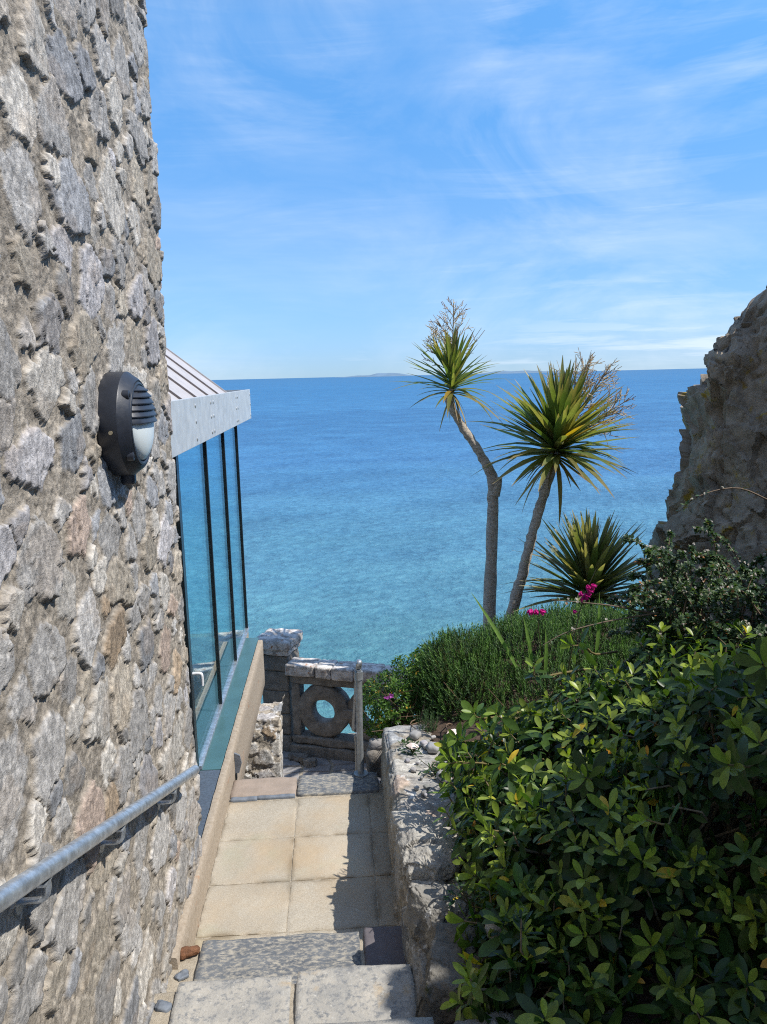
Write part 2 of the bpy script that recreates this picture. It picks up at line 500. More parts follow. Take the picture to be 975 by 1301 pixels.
def sea_material():
    m, nt, b = new_mat('sea_water')
    nt.nodes.remove(b)
    g = nd(nt, 'ShaderNodeNewGeometry')
    ln = nd(nt, 'ShaderNodeVectorMath', operation='LENGTH'); nt.links.new(g.outputs['Position'], ln.inputs[0])
    d = math_(nt, 'LOGARITHM', ln.outputs['Value'], 10.)
    big = noise(nt, ocoord(nt, (.012, .03, 1)), 1., 5, .6)
    d = math_(nt, 'ADD', d, math_(nt, 'MULTIPLY', math_(nt, 'SUBTRACT', big, .5), .35))
    c = ramp(nt, maprange(nt, d, 1.5, 4.2), [(0., (.088, .232, .222)), (.12, (.076, .215, .262)), (.30, (.050, .172, .335)), (.6, (.026, .15, .315)), (1., (.014, .118, .26))])
    # wind streaks and cat's paws, darker and lighter water
    st1 = noise(nt, ocoord(nt, (.004, .03, 1)), 1., 7, .65, .4)
    st2 = noise(nt, ocoord(nt, (.0006, .004, 1)), 1., 6, .6, .3)
    c = mixc(nt, 1., c, ramp(nt, math_(nt, 'MULTIPLY', math_(nt, 'ADD', st1, st2), .5), [(.36, (.78, .84, .88)), (.62, (1.2, 1.14, 1.1))]), 'MULTIPLY')
    n1 = noise(nt, ocoord(nt, (.05, .055, 1)), 1., 10, .62, .0)
    n2 = noise(nt, ocoord(nt, (.65, .75, 1)), 1., 5, .62, .0)
    c = mixc(nt, 1., c, ramp(nt, math_(nt, 'ADD', math_(nt, 'MULTIPLY', n1, .45), math_(nt, 'MULTIPLY', n2, .55)), [(.36, (.60, .70, .77)), (.50, (1., 1., 1.)), (.64, (1.5, 1.38, 1.26))]), 'MULTIPLY')  # bright and dark wave slopes painted into the water colour
    h = math_(nt, 'ADD', math_(nt, 'MULTIPLY', n1, 4.5), math_(nt, 'MULTIPLY', n2, .45))
    bp = nd(nt, 'ShaderNodeBump'); bp.inputs['Strength'].default_value = 1.; bp.inputs['Distance'].default_value = 1.
    nt.links.new(h, bp.inputs['Height'])
    df = nd(nt, 'ShaderNodeBsdfDiffuse'); nt.links.new(c, df.inputs['Color']); nt.links.new(bp.outputs[0], df.inputs['Normal'])
    gl = nd(nt, 'ShaderNodeBsdfGlossy'); gl.inputs['Roughness'].default_value = .22; nt.links.new(bp.outputs[0], gl.inputs['Normal'])
    fr = nd(nt, 'ShaderNodeFresnel'); fr.inputs[0].default_value = 1.33; nt.links.new(bp.outputs[0], fr.inputs['Normal'])
    k = math_(nt, 'MINIMUM', math_(nt, 'MULTIPLY', fr.outputs[0], .85), .36)
    mx = nd(nt, 'ShaderNodeMixShader'); nt.links.new(k, mx.inputs[0])
    nt.links.new(df.outputs[0], mx.inputs[1]); nt.links.new(gl.outputs[0], mx.inputs[2])
    nt.links.new(mx.outputs[0], nt.nodes['Material Output'].inputs['Surface'])
    return m
M['sea'] = sea_material()

# ================================================================== CAMERA, LIGHT, SKY
cam = bpy.data.cameras.new('camera'); co = bpy.data.objects.new('camera', cam); COL.objects.link(co)
pitch, yaw, roll = R(9.823), R(3.355), math.atan(.0237)
fw = Vector((math.sin(yaw) * math.cos(pitch), math.cos(yaw) * math.cos(pitch), -math.sin(pitch)))
r0 = Vector((math.cos(yaw), -math.sin(yaw), 0)); u0 = r0.cross(fw)
rr = r0 * math.cos(roll) - u0 * math.sin(roll); uu = r0 * math.sin(roll) + u0 * math.cos(roll)
mw = Matrix((rr, uu, -fw)).transposed().to_4x4(); mw.translation = (0, 0, EYE)
co.matrix_world = mw
cam.sensor_fit = 'VERTICAL'; cam.sensor_height = 36; cam.lens = 36 * 1000 / 1301
cam.clip_start = .05; cam.clip_end = 200000
SC.camera = co

SUN = Vector((.54, -.18, .82)).normalized()
sl = bpy.data.lights.new('sun', 'SUN'); so = bpy.data.objects.new('sun', sl); COL.objects.link(so)
sl.energy = 4.3; sl.angle = R(.55); sl.color = (1., .955, .88)
so.rotation_euler = SUN.to_track_quat('Z', 'Y').to_euler(); so.location = (6, -4, 12)

W = bpy.data.worlds.new('World'); SC.world = W; W.use_nodes = True
nt = W.node_tree; bg = nt.nodes['Background']
sky = nd(nt, 'ShaderNodeTexSky'); sky.sky_type = 'NISHITA'; sky.sun_disc = False
sky.sun_elevation = math.asin(SUN.z); sky.sun_rotation = math.atan2(SUN.x, SUN.y)
sky.altitude = 20; sky.air_density = 1.; sky.dust_density = .1; sky.ozone_density = 1.6
tc = nd(nt, 'ShaderNodeTexCoord')
sep = nd(nt, 'ShaderNodeSeparateXYZ'); nt.links.new(tc.outputs['Generated'], sep.inputs[0])
zz = math_(nt, 'MAXIMUM', sep.outputs['Z'], 0.)
zc = math_(nt, 'ADD', zz, .09)
cmb = nd(nt, 'ShaderNodeCombineXYZ')
nt.links.new(math_(nt, 'DIVIDE', sep.outputs['X'], zc), cmb.inputs[0])
nt.links.new(math_(nt, 'DIVIDE', sep.outputs['Y'], zc), cmb.inputs[1])
def cloudmap(sx, sy, rz, off):
    mp = nd(nt, 'ShaderNodeMapping'); mp.inputs['Scale'].default_value = (sx, sy, 1)
    mp.inputs['Rotation'].default_value = (0, 0, rz); mp.inputs['Location'].default_value = off
    nt.links.new(cmb.outputs[0], mp.inputs['Vector']); return mp.outputs[0]
az = math_(nt, 'ARCTAN2', sep.outputs['X'], sep.outputs['Y'])
cmb = nd(nt, 'ShaderNodeCombineXYZ'); nt.links.new(az, cmb.inputs[0]); nt.links.new(math_(nt, 'MULTIPLY', sep.outputs['Z'], 1.25), cmb.inputs[1])
n1 = noise(nt, cloudmap(3.2, 5.5, R(-24), (3.1, 1.2, 0)), 1., 9, .60, 1.1)
n2 = noise(nt, cloudmap(2.2, 2.6, R(10), (7.7, 2.9, 0)), 1., 5, .55, .5)
n3 = noise(nt, cloudmap(3.2, 24., R(-9), (1.4, 6.2, 0)), 1., 8, .62, .8)
n4 = noise(nt, cloudmap(6., 60., R(4), (4.4, 1.2, 0)), 1., 6, .6, .5)
cl = math_(nt, 'MULTIPLY', maprange(nt, n1, .38, .80), maprange(nt, n2, .36, .64, .25, 1.))
cl = math_(nt, 'MULTIPLY', cl, maprange(nt, n4, .30, .70, .65, 1.1))
cl = math_(nt, 'ADD', cl, math_(nt, 'MULTIPLY', maprange(nt, n3, .52, .80), maprange(nt, n2, .40, .62, .0, .55)))
veil = maprange(nt, sep.outputs['Z'], .28, .02, .0, .16)
cl = math_(nt, 'ADD', math_(nt, 'MULTIPLY', cl, .55), veil)
# low bank of cloud over the horizon, thicker to the right
cm2 = nd(nt, 'ShaderNodeCombineXYZ')
nt.links.new(math_(nt, 'MULTIPLY', az, 5.), cm2.inputs[0]); nt.links.new(math_(nt, 'MULTIPLY', sep.outputs['Z'], 60.), cm2.inputs[1])
nb = noise(nt, cm2.outputs[0], 1., 7, .6, .3)
band = math_(nt, 'MULTIPLY', maprange(nt, sep.outputs['Z'], .0, .012), maprange(nt, sep.outputs['Z'], .10, .03))
bank = math_(nt, 'MULTIPLY', math_(nt, 'MULTIPLY', band, maprange(nt, nb, .38, .6)), maprange(nt, az, -.05, .45, .12, .75))
cl = math_(nt, 'MAXIMUM', cl, bank)
cl = math_(nt, 'MINIMUM', cl, .9)
tint = ramp(nt, maprange(nt, sep.outputs['Z'], 0., .5), [(.04, (.28, .51, .98)), (.34, (.40, .71, 1.03)), (.76, (.64, 1.12, 1.42)), (1., (1.3, 1.4, 1.45))])
skyc = mixc(nt, 1., sky.outputs[0], tint, 'MULTIPLY')
nt.links.new(mixc(nt, cl, skyc, (5.6, 6.3, 7.1)), bg.inputs['Color'])
bg.inputs['Strength'].default_value = .13

SC.view_settings.view_transform = 'Standard'; SC.view_settings.look = 'None'
SC.view_settings.gamma = 1; SC.view_settings.use_curve_mapping = False
SC.view_settings.exposure = .35
SC.render.engine = 'CYCLES'; SC.cycles.use_denoising = False
SC.cycles.filter_width = 1.1; SC.cycles.sample_clamp_direct = 6.; SC.cycles.sample_clamp_indirect = 4.; SC.cycles.max_bounces = 8; SC.cycles.transparent_max_bounces = 16
SC.cycles.caustics_reflective = False; SC.cycles.caustics_refractive = False

# ================================================================== SETTING
SEA = -19.
V = [(-60000, -60000, SEA), (60000, -60000, SEA), (60000, 60000, SEA), (-60000, 60000, SEA)]
tag(link('sea', mesh_np('sea', V, [(0, 1, 2, 3)]), M['sea']), 'blue green sea running out to the horizon', 'sea', kind='structure')

# far coast: a low ridge on the horizon
def hills():
    mb_v = []; n = 240
    az = np.linspace(R(-14), R(26), n)
    az0 = az; az = az - R(3); h = 95 * np.clip(fbm(np.stack([az * 16, az * 0, az * 0], 1), 5, 3) * .8 + .35, 0, 2)
    h = h * np.maximum(sstep(R(-3.4), R(.5), az) * sstep(R(6), R(2), az), sstep(R(6.5), R(9.5), az) * sstep(R(17), R(12), az) * .9)
    az = az0; D = 21000
    d = 700.
    rows = []
    for k, (dd, hh) in enumerate(((0, 0), (d, .7), (2 * d, 1), (5 * d, 0))):
        rows.append(np.stack([np.sin(az) * (D + dd), np.cos(az) * (D + dd), SEA - 6 + (h + 5) * hh], 1))
    V = np.stack(rows, 0).reshape(-1, 3)
    return mesh_np('hills', V, grid_faces(4, n), smooth=True)
M['hill'] = plain('far_coast', (.13, .20, .27), 1., 0., .2, .002, 0)  # distance haze painted in as a blue land colour
tag(link('hills', hills(), M['hill']), 'low blue far coast on the horizon', 'hills', kind='structure')

# ground: bed at the right, stepped passage, falling away to the sea beyond
def path_z(y):
    return np.interp(y, [-30, 0, 3.3, 4.9, 5.2, 6.5, 30], [1.3, 1.3, -.25, -.25, -.6, -1.85, -1.85])
def ground_z(x, y):
    bed = .36 + .16 * np.clip(x - .45, 0, 6) + .06 * np.clip(3.6 - y, 0, 3)
    bed = bed - sstep(5.6, 7.4, y) * 1.3 * sstep(1.3, .8, x) - sstep(6.3, 8.4, y) * (.9 + .16 * np.clip(x - .45, 0, 5)) * sstep(.8, 1.3, x)
    low = sstep(6.4, 7.0, y) * sstep(1.25, .9, x)
    bed = bed * (1 - low) + low * np.minimum(bed, -1.75)
    s = sstep(.34, .40, x) * sstep(-40, -39, y)
    far = sstep(5.15, 5.4, y) * sstep(1.2, .5, x)
    bed = bed * (1 - far) + far * np.minimum(bed, -.02 - .25 * np.clip(y - 5.2, 0, 10))
    z = path_z(y) * (1 - s) + bed * s
    edge = 9.4
    z = z - np.clip(y - edge, 0, 100) * 3.2
    return np.maximum(z, SEA - 3)
xs = np.unique(np.concatenate([np.linspace(-60, -4, 15), np.linspace(-4, .3, 16), np.linspace(.3, .45, 8), np.linspace(.45, 6, 90), np.linspace(6, 60, 15)]))
ys = np.unique(np.concatenate([np.linspace(-60, 0, 12), np.linspace(0, 10, 130), np.linspace(10, 20, 16)]))
X, Y = np.meshgrid(xs, ys, indexing='ij')
Z = ground_z(X, Y)
P = np.stack([X.ravel(), Y.ravel(), Z.ravel()], 1)
P[:, 2] += .025 * fbm(P * np.array([5, 5, 0]), 4, 2) * sstep(.4, .5, P[:, 0])
tag(link('ground', mesh_np('ground', P, grid_faces(len(xs), len(ys)), smooth=True), M['soil']), 'brown garden soil and falling cliff edge', 'ground', kind='structure')

# ---- paved landing of sandy flags (one path)
mb = MB(); mb.box((-.83, 3.2, -.25), (.27, 5.0, -.006))
tag(mb.build('path_bed', M['mortar']), 'dark joints under the flags', 'path', kind='structure')
mb = MB()
colx = [-.785, -.332, .139, .262]; rowy = [3.28, 3.575, 3.985, 4.408, 4.86]
g = .0022
for i in range(3):
    for j in range(4):
        y0 = rowy[j] + g; y1 = rowy[j + 1] - g
        if j == 0: y0 = 3.2
        tilt = random.uniform(-.0025, .0025)
        x0_, x1_ = colx[i] + g, colx[i + 1] - g
        V, Q = rbox((x1_ - x0_, y1 - y0, .05), .004, 44, .0012, 40, 300 + 7 * i + j, loc=((x0_ + x1_) / 2, (y0 + y1) / 2, -.025 + tilt))
        ed_ = np.minimum(np.minimum(V[:, 0] - x0_, x1_ - V[:, 0]), np.minimum(V[:, 1] - y0, y1 - V[:, 1]))
        chip = np.clip(fbm(V * 22, 4, 9) * 1.2 + .1, 0, 1)
        V[:, 2] -= .006 * np.exp(-np.clip(ed_, 0, 1) / .006) * chip
        grime = np.clip((.75 * np.exp(-np.clip(ed_, 0, 1) / .012) + .12 * np.exp(-np.clip(ed_, 0, 1) / .06)) * (.45 + 1.1 * fbm(V * 9, 4, 4)), 0, .6)
        wash = 1 + .10 * fbm(V * 3.2, 3, 12) + random.uniform(-.05, .05)
        cc_ = (np.ones((len(V), 1)) * wash[:, None]) * (1 - grime[:, None] * np.array((.62, .66, .72)))
        mb.add(V, Q, cc_)
tag(mb.build('path', M['flags'], smooth=.6, col=True), 'landing of sandy square flags', 'path', kind='structure')

# ---- steps of stone
def block(name, lo, hi, mat, parent, r=.012, disp=.006, freq=9, seed=1, n=14, facet=0.):
    lo = np.array(lo); hi = np.array(hi)
    V, Q = rbox(hi - lo, r, n, disp, freq, seed, loc=(lo + hi) / 2, facet=facet)
    return link(name, mesh_np(name, V, Q, smooth=True), mat, parent)

st = empty('stone_step', (-.25, 3.2, 0), 'stone step down to the sandy flags, with mottled blue slate and a purplish right end', 'step')
block('slab', (-.70, 3.02, -.05), (.035, 3.335, .17), M['slate_step'], st, r=.007, disp=.005, seed=3, n=26)
block('slab', (.052, 3.05, -.05), (.262, 3.36, .168), M['purple_slate'], st, seed=4)
block('mortar_bed', (-.86, 2.9, -.1), (.275, 3.30, .150), M['mortar'], st, disp=.008, freq=14, seed=8, n=20)
st = empty('stone_step', (-.25, 2.7, .17), 'pale blotched stone step at the foot of the picture beside the tower wall', 'step')
block('slab', (-.72, 2.42, .1), (-.255, 2.915, .31), M['pale_step'], st, r=.007, disp=.004, seed=5, n=26)
block('slab', (-.235, 2.42, .1), (.242, 2.935, .312), M['pale_step'], st, r=.007, disp=.004, seed=16, n=26)
block('mortar_bed', (-.86, 2.40, .05), (.27, 2.89, .297), M['mortar'], st, disp=.01, freq=14, seed=9, n=20)
z = .51
for k in range(4):   # steps the photographer stands on
    st = empty('stone_step', (-.25, 2.2 - .42 * k, z - .17), 'stone step of the flight under the viewer, above the pale step', 'step', 'upper steps of the flight')
    block('slab', (-.82, 2.0 - .42 * k, z - .35), (.28, 2.44 - .42 * k, z), M['pale_step'], st, seed=20 + k, n=10)
    z += .17
# far nosing
st = empty('stone_step', (-.25, 5.0, -.1), 'far edge step of the landing, half pinkish stone and half mottled blue slate', 'step')
block('slab', (-.785, 4.895, -.2), (-.345, 5.13, .012), M['pink_step'], st, seed=31)
block('slab', (-.335, 4.88, -.2), (.215, 5.14, .016), M['slate_step'], st, seed=32, n=18)
for k, (x0, x1, m) in enumerate(((-.775, -.6, 'slate_frag'), (-.61, -.35, 'slate_frag'))):
    block('slate_packing', (x0, 4.855 + .01 * k, -.08), (x1, 4.895 + .008 * k, .012), M[m], st, r=.008, disp=.006, seed=33 + k, n=8)
zs = -.02
for k in range(6):
    zt = -.19 - .20 * k
    st = empty('stone_step', (-.25, 5.3 + .262 * k, zt - .2), 'grey stone step going down towards the balustrade, hidden below the landing', 'step', 'lower steps down to the balustrade')
    block('slab', (-.80, 5.12 + .262 * k, zt - .5), (.24, 5.42 + .262 * k, zt), M['cobble'], st, seed=40 + k, n=8)
LZ = -1.52
mb = MB(); mb.box((-1.2, 6.6, LZ - .3), (1.3, 9.0, LZ - .012))
tag(mb.build('path_bed', M['mortar']), 'sandy joints of the lower landing', 'path', kind='structure')

def crazy():
    """irregular paving: shrunken cells of a jittered grid"""
    mb = MB(); q = random.Random(5)
    nx, ny = 8, 13
    gx = lambda i, j: -1.1 + .32 * i + q.uniform(-.07, .07) + (.1 if j % 2 else 0)
    pts = [[(gx(i, j) - .1, 6.7 + .17 * j + q.uniform(-.04, .04)) for j in range(ny + 1)] for i in range(nx + 1)]
    for i in range(nx):
        for j in range(ny):
            c = [pts[i][j], pts[i + 1][j], pts[i + 1][j + 1], pts[i][j + 1]]
            mx = sum(p[0] for p in c) / 4; my = sum(p[1] for p in c) / 4
            c = [(mx + (p[0] - mx) * .9, my + (p[1] - my) * .88) for p in c]
            h = LZ + q.uniform(-.006, .008)
            top = [(mx + (p[0] - mx) * .94, my + (p[1] - my) * .94, h) for p in c]
            mid = [(p[0], p[1], h - .012) for p in c]; bot = [(p[0], p[1], h - .05) for p in c]
            V = top + mid + bot
            F = [(0, 1, 2, 3)] + [(a + 4, (a + 1) % 4 + 4, (a + 1) % 4, a) for a in range(4)] + [(a + 8, (a + 1) % 4 + 8, (a + 1) % 4 + 4, a + 4) for a in range(4)]
            mb.add(V, F)
    return mb
tag(crazy().build('path', M['cobble']), 'crazy paving landing before the balustrade', 'path', kind='structure')

# ================================================================== RUBBLE MASONRY
def rubble_field(U, Vv, seed, rmin=.035, rmax=.14, stretch=1.25, density=1., gap=.012):
    """height (0 mortar .. 1 stone face), a value per stone and its tint, over plane coordinates"""
    q = np.random.default_rng(seed)
    u0, u1, v0, v1 = U.min() - .2, U.max() + .2, Vv.min() - .2, Vv.max() + .2
    S = []
    for rad in np.concatenate([np.full(400, .95), np.full(900, .7), np.full(2500, .45), np.full(5000, .25)]) * 1.:
        r = rmin + (rmax - rmin) * rad * q.uniform(.75, 1.1)
        x, y = q.uniform(u0, u1), q.uniform(v0, v1)
        if S:
            A = np.array(S)
            d = np.hypot((A[:, 0] - x) / stretch, A[:, 1] - y)
            if (d < (A[:, 2] + r) * .92).any(): continue
        S.append((x, y, r))
    S = np.array(S, np.float32); n = len(S)
    ang = q.uniform(-.5, .5, n).astype(np.float32)
    asp = q.uniform(.85, 1.5, n).astype(np.float32)
    pts = np.stack([U.ravel(), Vv.ravel(), np.zeros(U.size)], 1)
    wu = (U.ravel() + .016 * fbm(pts * 11, 5, seed + 1) + .008 * vnoise(pts * 60, seed + 5)).astype(np.float32)
    wv = (Vv.ravel() + .016 * fbm(pts * 11 + 50, 5, seed + 2) + .008 * vnoise(pts * 60 + 9, seed + 6)).astype(np.float32)
    N = len(wu); F1 = np.empty(N, np.float32); F2 = np.empty(N, np.float32); ID = np.empty(N, np.int32)
    an_ = (np.arange(6) * math.pi / 3 + ang[:, None] + q.uniform(-.50, .50, (n, 6))).astype(np.float32)
    nx_, ny_ = np.cos(an_), np.sin(an_); of_ = q.uniform(.78, 1.40, (n, 6)).astype(np.float32)
    order = np.argsort(wu); step = 6000
    for a in range(0, N, step):
        k = order[a:a + step]
        lo, hi = wu[k].min() - .45, wu[k].max() + .45
        c = np.where((S[:, 0] > lo) & (S[:, 0] < hi))[0]
        dx = (wu[k][:, None] - S[c, 0]) / stretch; dy = wv[k][:, None] - S[c, 1]
        d = None
        for kk in range(6):
            e_ = (dx * nx_[c, kk] + dy * ny_[c, kk]) * of_[c, kk]
            d = e_ if d is None else np.maximum(d, e_)
        d = .94 * d + .06 * np.hypot(dx, dy) - S[c, 2]
        p = np.argpartition(d, 1, axis=1)[:, :2]
        dd = np.take_along_axis(d, p, 1)
        sw = dd[:, 0] > dd[:, 1]
        f1 = np.where(sw, dd[:, 1], dd[:, 0]); f2 = np.where(sw, dd[:, 0], dd[:, 1])
        F1[k] = f1; F2[k] = f2; ID[k] = c[np.where(sw, p[:, 1], p[:, 0])]
    e = F2 - F1
    return F1, e, ID, S, q, pts

def masonry(U, Vv, seed, relief=.017, mort_w=.008, **kw):
    F1, e, ID, S, q, pts = rubble_field(U, Vv, seed, **kw)
    n = len(S)
    proud = q.uniform(.25, 1.25, n)[ID]; tx = q.uniform(-.05, .05, n)[ID]; ty = q.uniform(-.05, .05, n)[ID]
    out = sstep(mort_w, mort_w - .012, F1 + .010 * vnoise(pts * 25, seed + 7) + .006 * vnoise(pts * 70, seed + 17))   # the stone stops short of its neighbour: mortar
    edge = sstep(.003, .009, e + .008 * vnoise(pts * 40, seed + 8)) * out
    face = proud * relief + (U.ravel() - S[ID, 0]) * tx + (Vv.ravel() - S[ID, 1]) * ty
    fa, _ = facets(pts * np.array([11, 7, 1]) + seed + .25 * vnoise(pts * 20, 3)[:, None], seed + 3, .7)
    face = face + relief * .45 * fa + .0028 * fbm(pts * np.array([26, 14, 1]), 5, seed + 4, .62)
    mort = .0030 * fbm(pts * 55, 4, seed + 9, .75) + .004 * fbm(pts * 5, 3, seed + 10) - .002
    h = mort * (1 - edge) + np.maximum(face, mort - .001) * edge
    pal = np.array([(.29, .285, .28), (.34, .335, .33), (.25, .26, .28), (.40, .385, .36), (.33, .30, .255), (.345, .34, .355), (.40, .325, .28), (.335, .265, .195)])
    w = np.array([.22, .22, .15, .16, .13, .06, .035, .025])
    cs = pal[q.choice(len(pal), n, p=w)] * q.uniform(.80, 1.40, (n, 1)) * np.array((1.02, 1., .97))
    cs = cs[ID]
    rust = sstep(.25, .6, fbm(pts * np.array([5, 9, 1]), 4, seed + 12))[:, None] * .18
    cs = cs * (1 - rust) + np.array((.38, .27, .17)) * rust
    cm = np.array((.31, .275, .23)) * (1 + .25 * fbm(pts * 22, 3, seed + 11))[:, None]
    c = cm * (1 - edge[:, None]) + cs * edge[:, None]
    c = c * (1 + .30 * fbm(pts * np.array([70, 45, 1]), 4, seed + 15, .75))[:, None]
    return h, np.clip(c, .02, .8)

# ---- stone tower at the left
XW = -.815; YC = 4.016
tw = empty('stone_tower', (-2.2, 1.8, 0), 'tall rubble stone tower wall filling the left side', 'building')
uy = np.concatenate([np.linspace(.9, 1.6, 36, endpoint=False), np.arange(1.6, YC + .001, .0062)])
uz = np.arange(-.1, 5.0, .0058)
U, Vv = np.meshgrid(uy, uz, indexing='ij')
h, c = masonry(U, Vv, 29, rmin=.020, rmax=.125, stretch=1.3, relief=.0125, mort_w=.005)
batter = -.004 * Vv.ravel()
Xp = XW + .004 + h + batter * 0 + .01 * fbm(np.stack([U.ravel() * 1.3, Vv.ravel() * 1.3, U.ravel() * 0], 1), 2, 77)
endf = sstep(YC - .05, YC, U.ravel())
Yp = U.ravel() + endf * (h * .6 - .004)
Xp = Xp - endf ** 3 * .012
P = np.stack([Xp, Yp, Vv.ravel()], 1)
link('wall', mesh_np('wall', P, grid_faces(len(uy), len(uz)), c, True), M['rubble'], tw)
# the rest of the tower, behind that face and above it, coarser masonry
u2 = np.arange(0, 4.01, .03); v2 = np.arange(-.5, 8.01, .03)
U2, V2 = np.meshgrid(u2, v2, indexing='ij')
h2, c2 = masonry(U2, V2, 5)
endP = np.stack([XW - .012 - U2.ravel(), YC - .012 + h2 * .5, V2.ravel()], 1)
endP[:, 1] -= .02 * sstep(.15, 0, U2.ravel())
link('end_wall', mesh_np('end_wall', endP, grid_faces(len(u2), len(v2))[:, ::-1], c2, True), M['rubble'], tw)
u3 = np.arange(-4, .96, .03); v3 = np.arange(-.5, 8.01, .03)
U3, V3 = np.meshgrid(u3, v3, indexing='ij')
h3, c3 = masonry(U3, V3, 6)
link('rear_wall', mesh_np('rear_wall', np.stack([XW - .006 + h3, U3.ravel(), V3.ravel()], 1), grid_faces(len(u3), len(v3)), c3, True), M['rubble'], tw)
u4 = np.arange(.9, YC, .03); v4 = np.arange(4.97, 8.01, .03)
U4, V4 = np.meshgrid(u4, v4, indexing='ij')
h4, c4 = masonry(U4, V4, 8)
link('upper_wall', mesh_np('upper_wall', np.stack([XW - .004 + h4, U4.ravel(), V4.ravel()], 1), grid_faces(len(u4), len(v4)), c4, True), M['rubble'], tw)
mb = MB(); mb.box((-4.8, -4, -.5), (XW - .06, YC - .06, 8.0)); mb.build('core', M['mortar'], tw)

# ---- bulkhead lamp on the wall
def lamp():
    cy, cz = 2.965, 2.597; x0 = XW + .012
    t = empty('wall_lamp', (x0, cy, cz - .18), 'round black bulkhead lamp with half louvred cover on the tower wall', 'lamp')
    n = 64
    def lathe(prof, a0=0, a1=2 * math.pi, closed=True):
        V = []; F = []
        aa = np.linspace(a0, a1, n + (0 if closed else 1), endpoint=not closed)
        for (r, x) in prof:
            for a in aa: V.append((x0 + x * .9, cy + r * math.cos(a), cz + r * math.sin(a)))
        m = len(aa)
        for i in range(len(prof) - 1):
            for j in range(m if closed else m - 1):
                k = (j + 1) % m
                F.append((i * m + j, i * m + k, (i + 1) * m + k, (i + 1) * m + j))
        return V, F
    Ro = .190
    mb = MB()
    mb.add(*lathe([(.02, -.02), (Ro - .004, -.02), (Ro, -.012), (Ro, .058), (Ro - .003, .063), (Ro - .009, .070), (.166, .094), (.158, .101), (.1565, .097), (.1535, .097), (.152, .102), (.145, .104), (.140, .100), (.137, .088), (.02, .086)]))
    mb.build('casing', M['lamp_black'], t, .55)
    # diffuser: a dome
    mb = MB(); mb.add(*lathe([(.1375, .090), (.132, .104), (.115, .118), (.09, .129), (.06, .136), (.03, .139), (.001, .140)]))
    mb.build('diffuser', M['opal'], t, 3.2)
    # louvred upper half: stepped slats following the dome
    mb = MB()
    ns = 6
    for k in range(ns):
        za = .004 + k * .0228; zb = za + .0228
        def half(z): return math.sqrt(max(.1415 ** 2 - z * z, .0004))
        def domex(z, y): return .094 + .050 * max(0, 1 - (y * y + z * z) / .1415 ** 2) ** .5
        m = 14; V = []; F = []
        for s in np.linspace(-1, 1, m + 1):
            ya, yb = s * half(za), s * half(min(zb, .138))
            xa = domex(za, ya) + .010; xb = domex(zb, yb) + .001
            xa *= .9; xb *= .9
            V += [(x0 + .068, cy + ya, cz + za), (x0 + xa, cy + ya, cz + za), (x0 + xa + .0005, cy + ya, cz + za + .004), (x0 + xb, cy + yb, cz + zb), (x0 + .068, cy + yb, cz + zb)]
        for i in range(m):
            for j in range(4):
                a = i * 5 + j; F.append((a, a + 5, a + 6, a + 1))
        mb.add(V, F)
    mb.build('louvre', M['lamp_black'], t, .5)
    # screw lugs
    for a in (R(140), R(40), R(220), R(320)):
        py, pz = cy + .166 * math.cos(a), cz + .166 * math.sin(a)
        mb = MB(); mb.tube([(x0 + .066, py, pz), (x0 + .0865, py, pz), (x0 + .088, py, pz)], [.018, .017, .014], 18)
        lug = mb.build('screw_lug', M['lamp_black'], t, .5)
        mb = MB(); mb.tube([(x0 + .080, py, pz), (x0 + .0895, py, pz)], .0065, 10); mb.build('screw', M['lamp_groove'], lug, .5)
    mb = MB()
    a = R(186)
    py, pz = cy + Ro * math.cos(a), cz + Ro * math.sin(a)
    mb.tube([(x0 + .03, py + .004, pz), (x0 + .03, py - .006, pz)], .007, 12); mb.build('side_screw', M['brass'], t, .5)
    V, Q = rbox((.05, .045, .05), .012, 5, 0, 1, 1, loc=(x0 + .03, cy - .004, cz - Ro - .01))
    link('cable_gland', mesh_np('cable_gland', V, Q, smooth=True), M['lamp_black'], t)
lamp()

# ---- galvanised handrail on the tower
def handrail():
    xr = XW + .080
    a = np.array((xr, 1.2, 1.817)); b = np.array((xr, 3.60, .888))
    t = empty('handrail', (xr, 2.6, 0.3), 'galvanised tube handrail sloping down along the tower wall', 'handrail')
    mb = MB(); pts = [a + (b - a) * s for s in np.linspace(0, 1, 12)]
    mb.tube(pts, .0235, 20); mb.build('rail', M['galv'], t, .8)
    d = b - a
    for y in (1.78, 2.40, 3.15):
        s = (y - a[1]) / d[1]; p = a + d * s
        pts = smooth_path([p + (0, 0, -.018), p + (0, 0, -.05), p + (-.012, .0, -.078), p + (-.05, 0, -.082), p + (-.078, 0, -.082)], 14)
        mb = MB(); mb.tube(pts, .0085, 10); br = mb.build('bracket', M['galv'], t, .8)
        mb = MB(); q = p + np.array((-.074, 0, -.082)); mb.tube([q + (-.02, 0, 0), q + (.006, 0, 0)], [.030, .030], 20); mb.build('wall_plate', M['galv'], br, .5)
        mb = MB(); mb.box(p + np.array((-.012, -.035, -.027)), p + np.array((.012, .035, -.019)), .002)
        mb.build('saddle', M['galv'], br)
handrail()

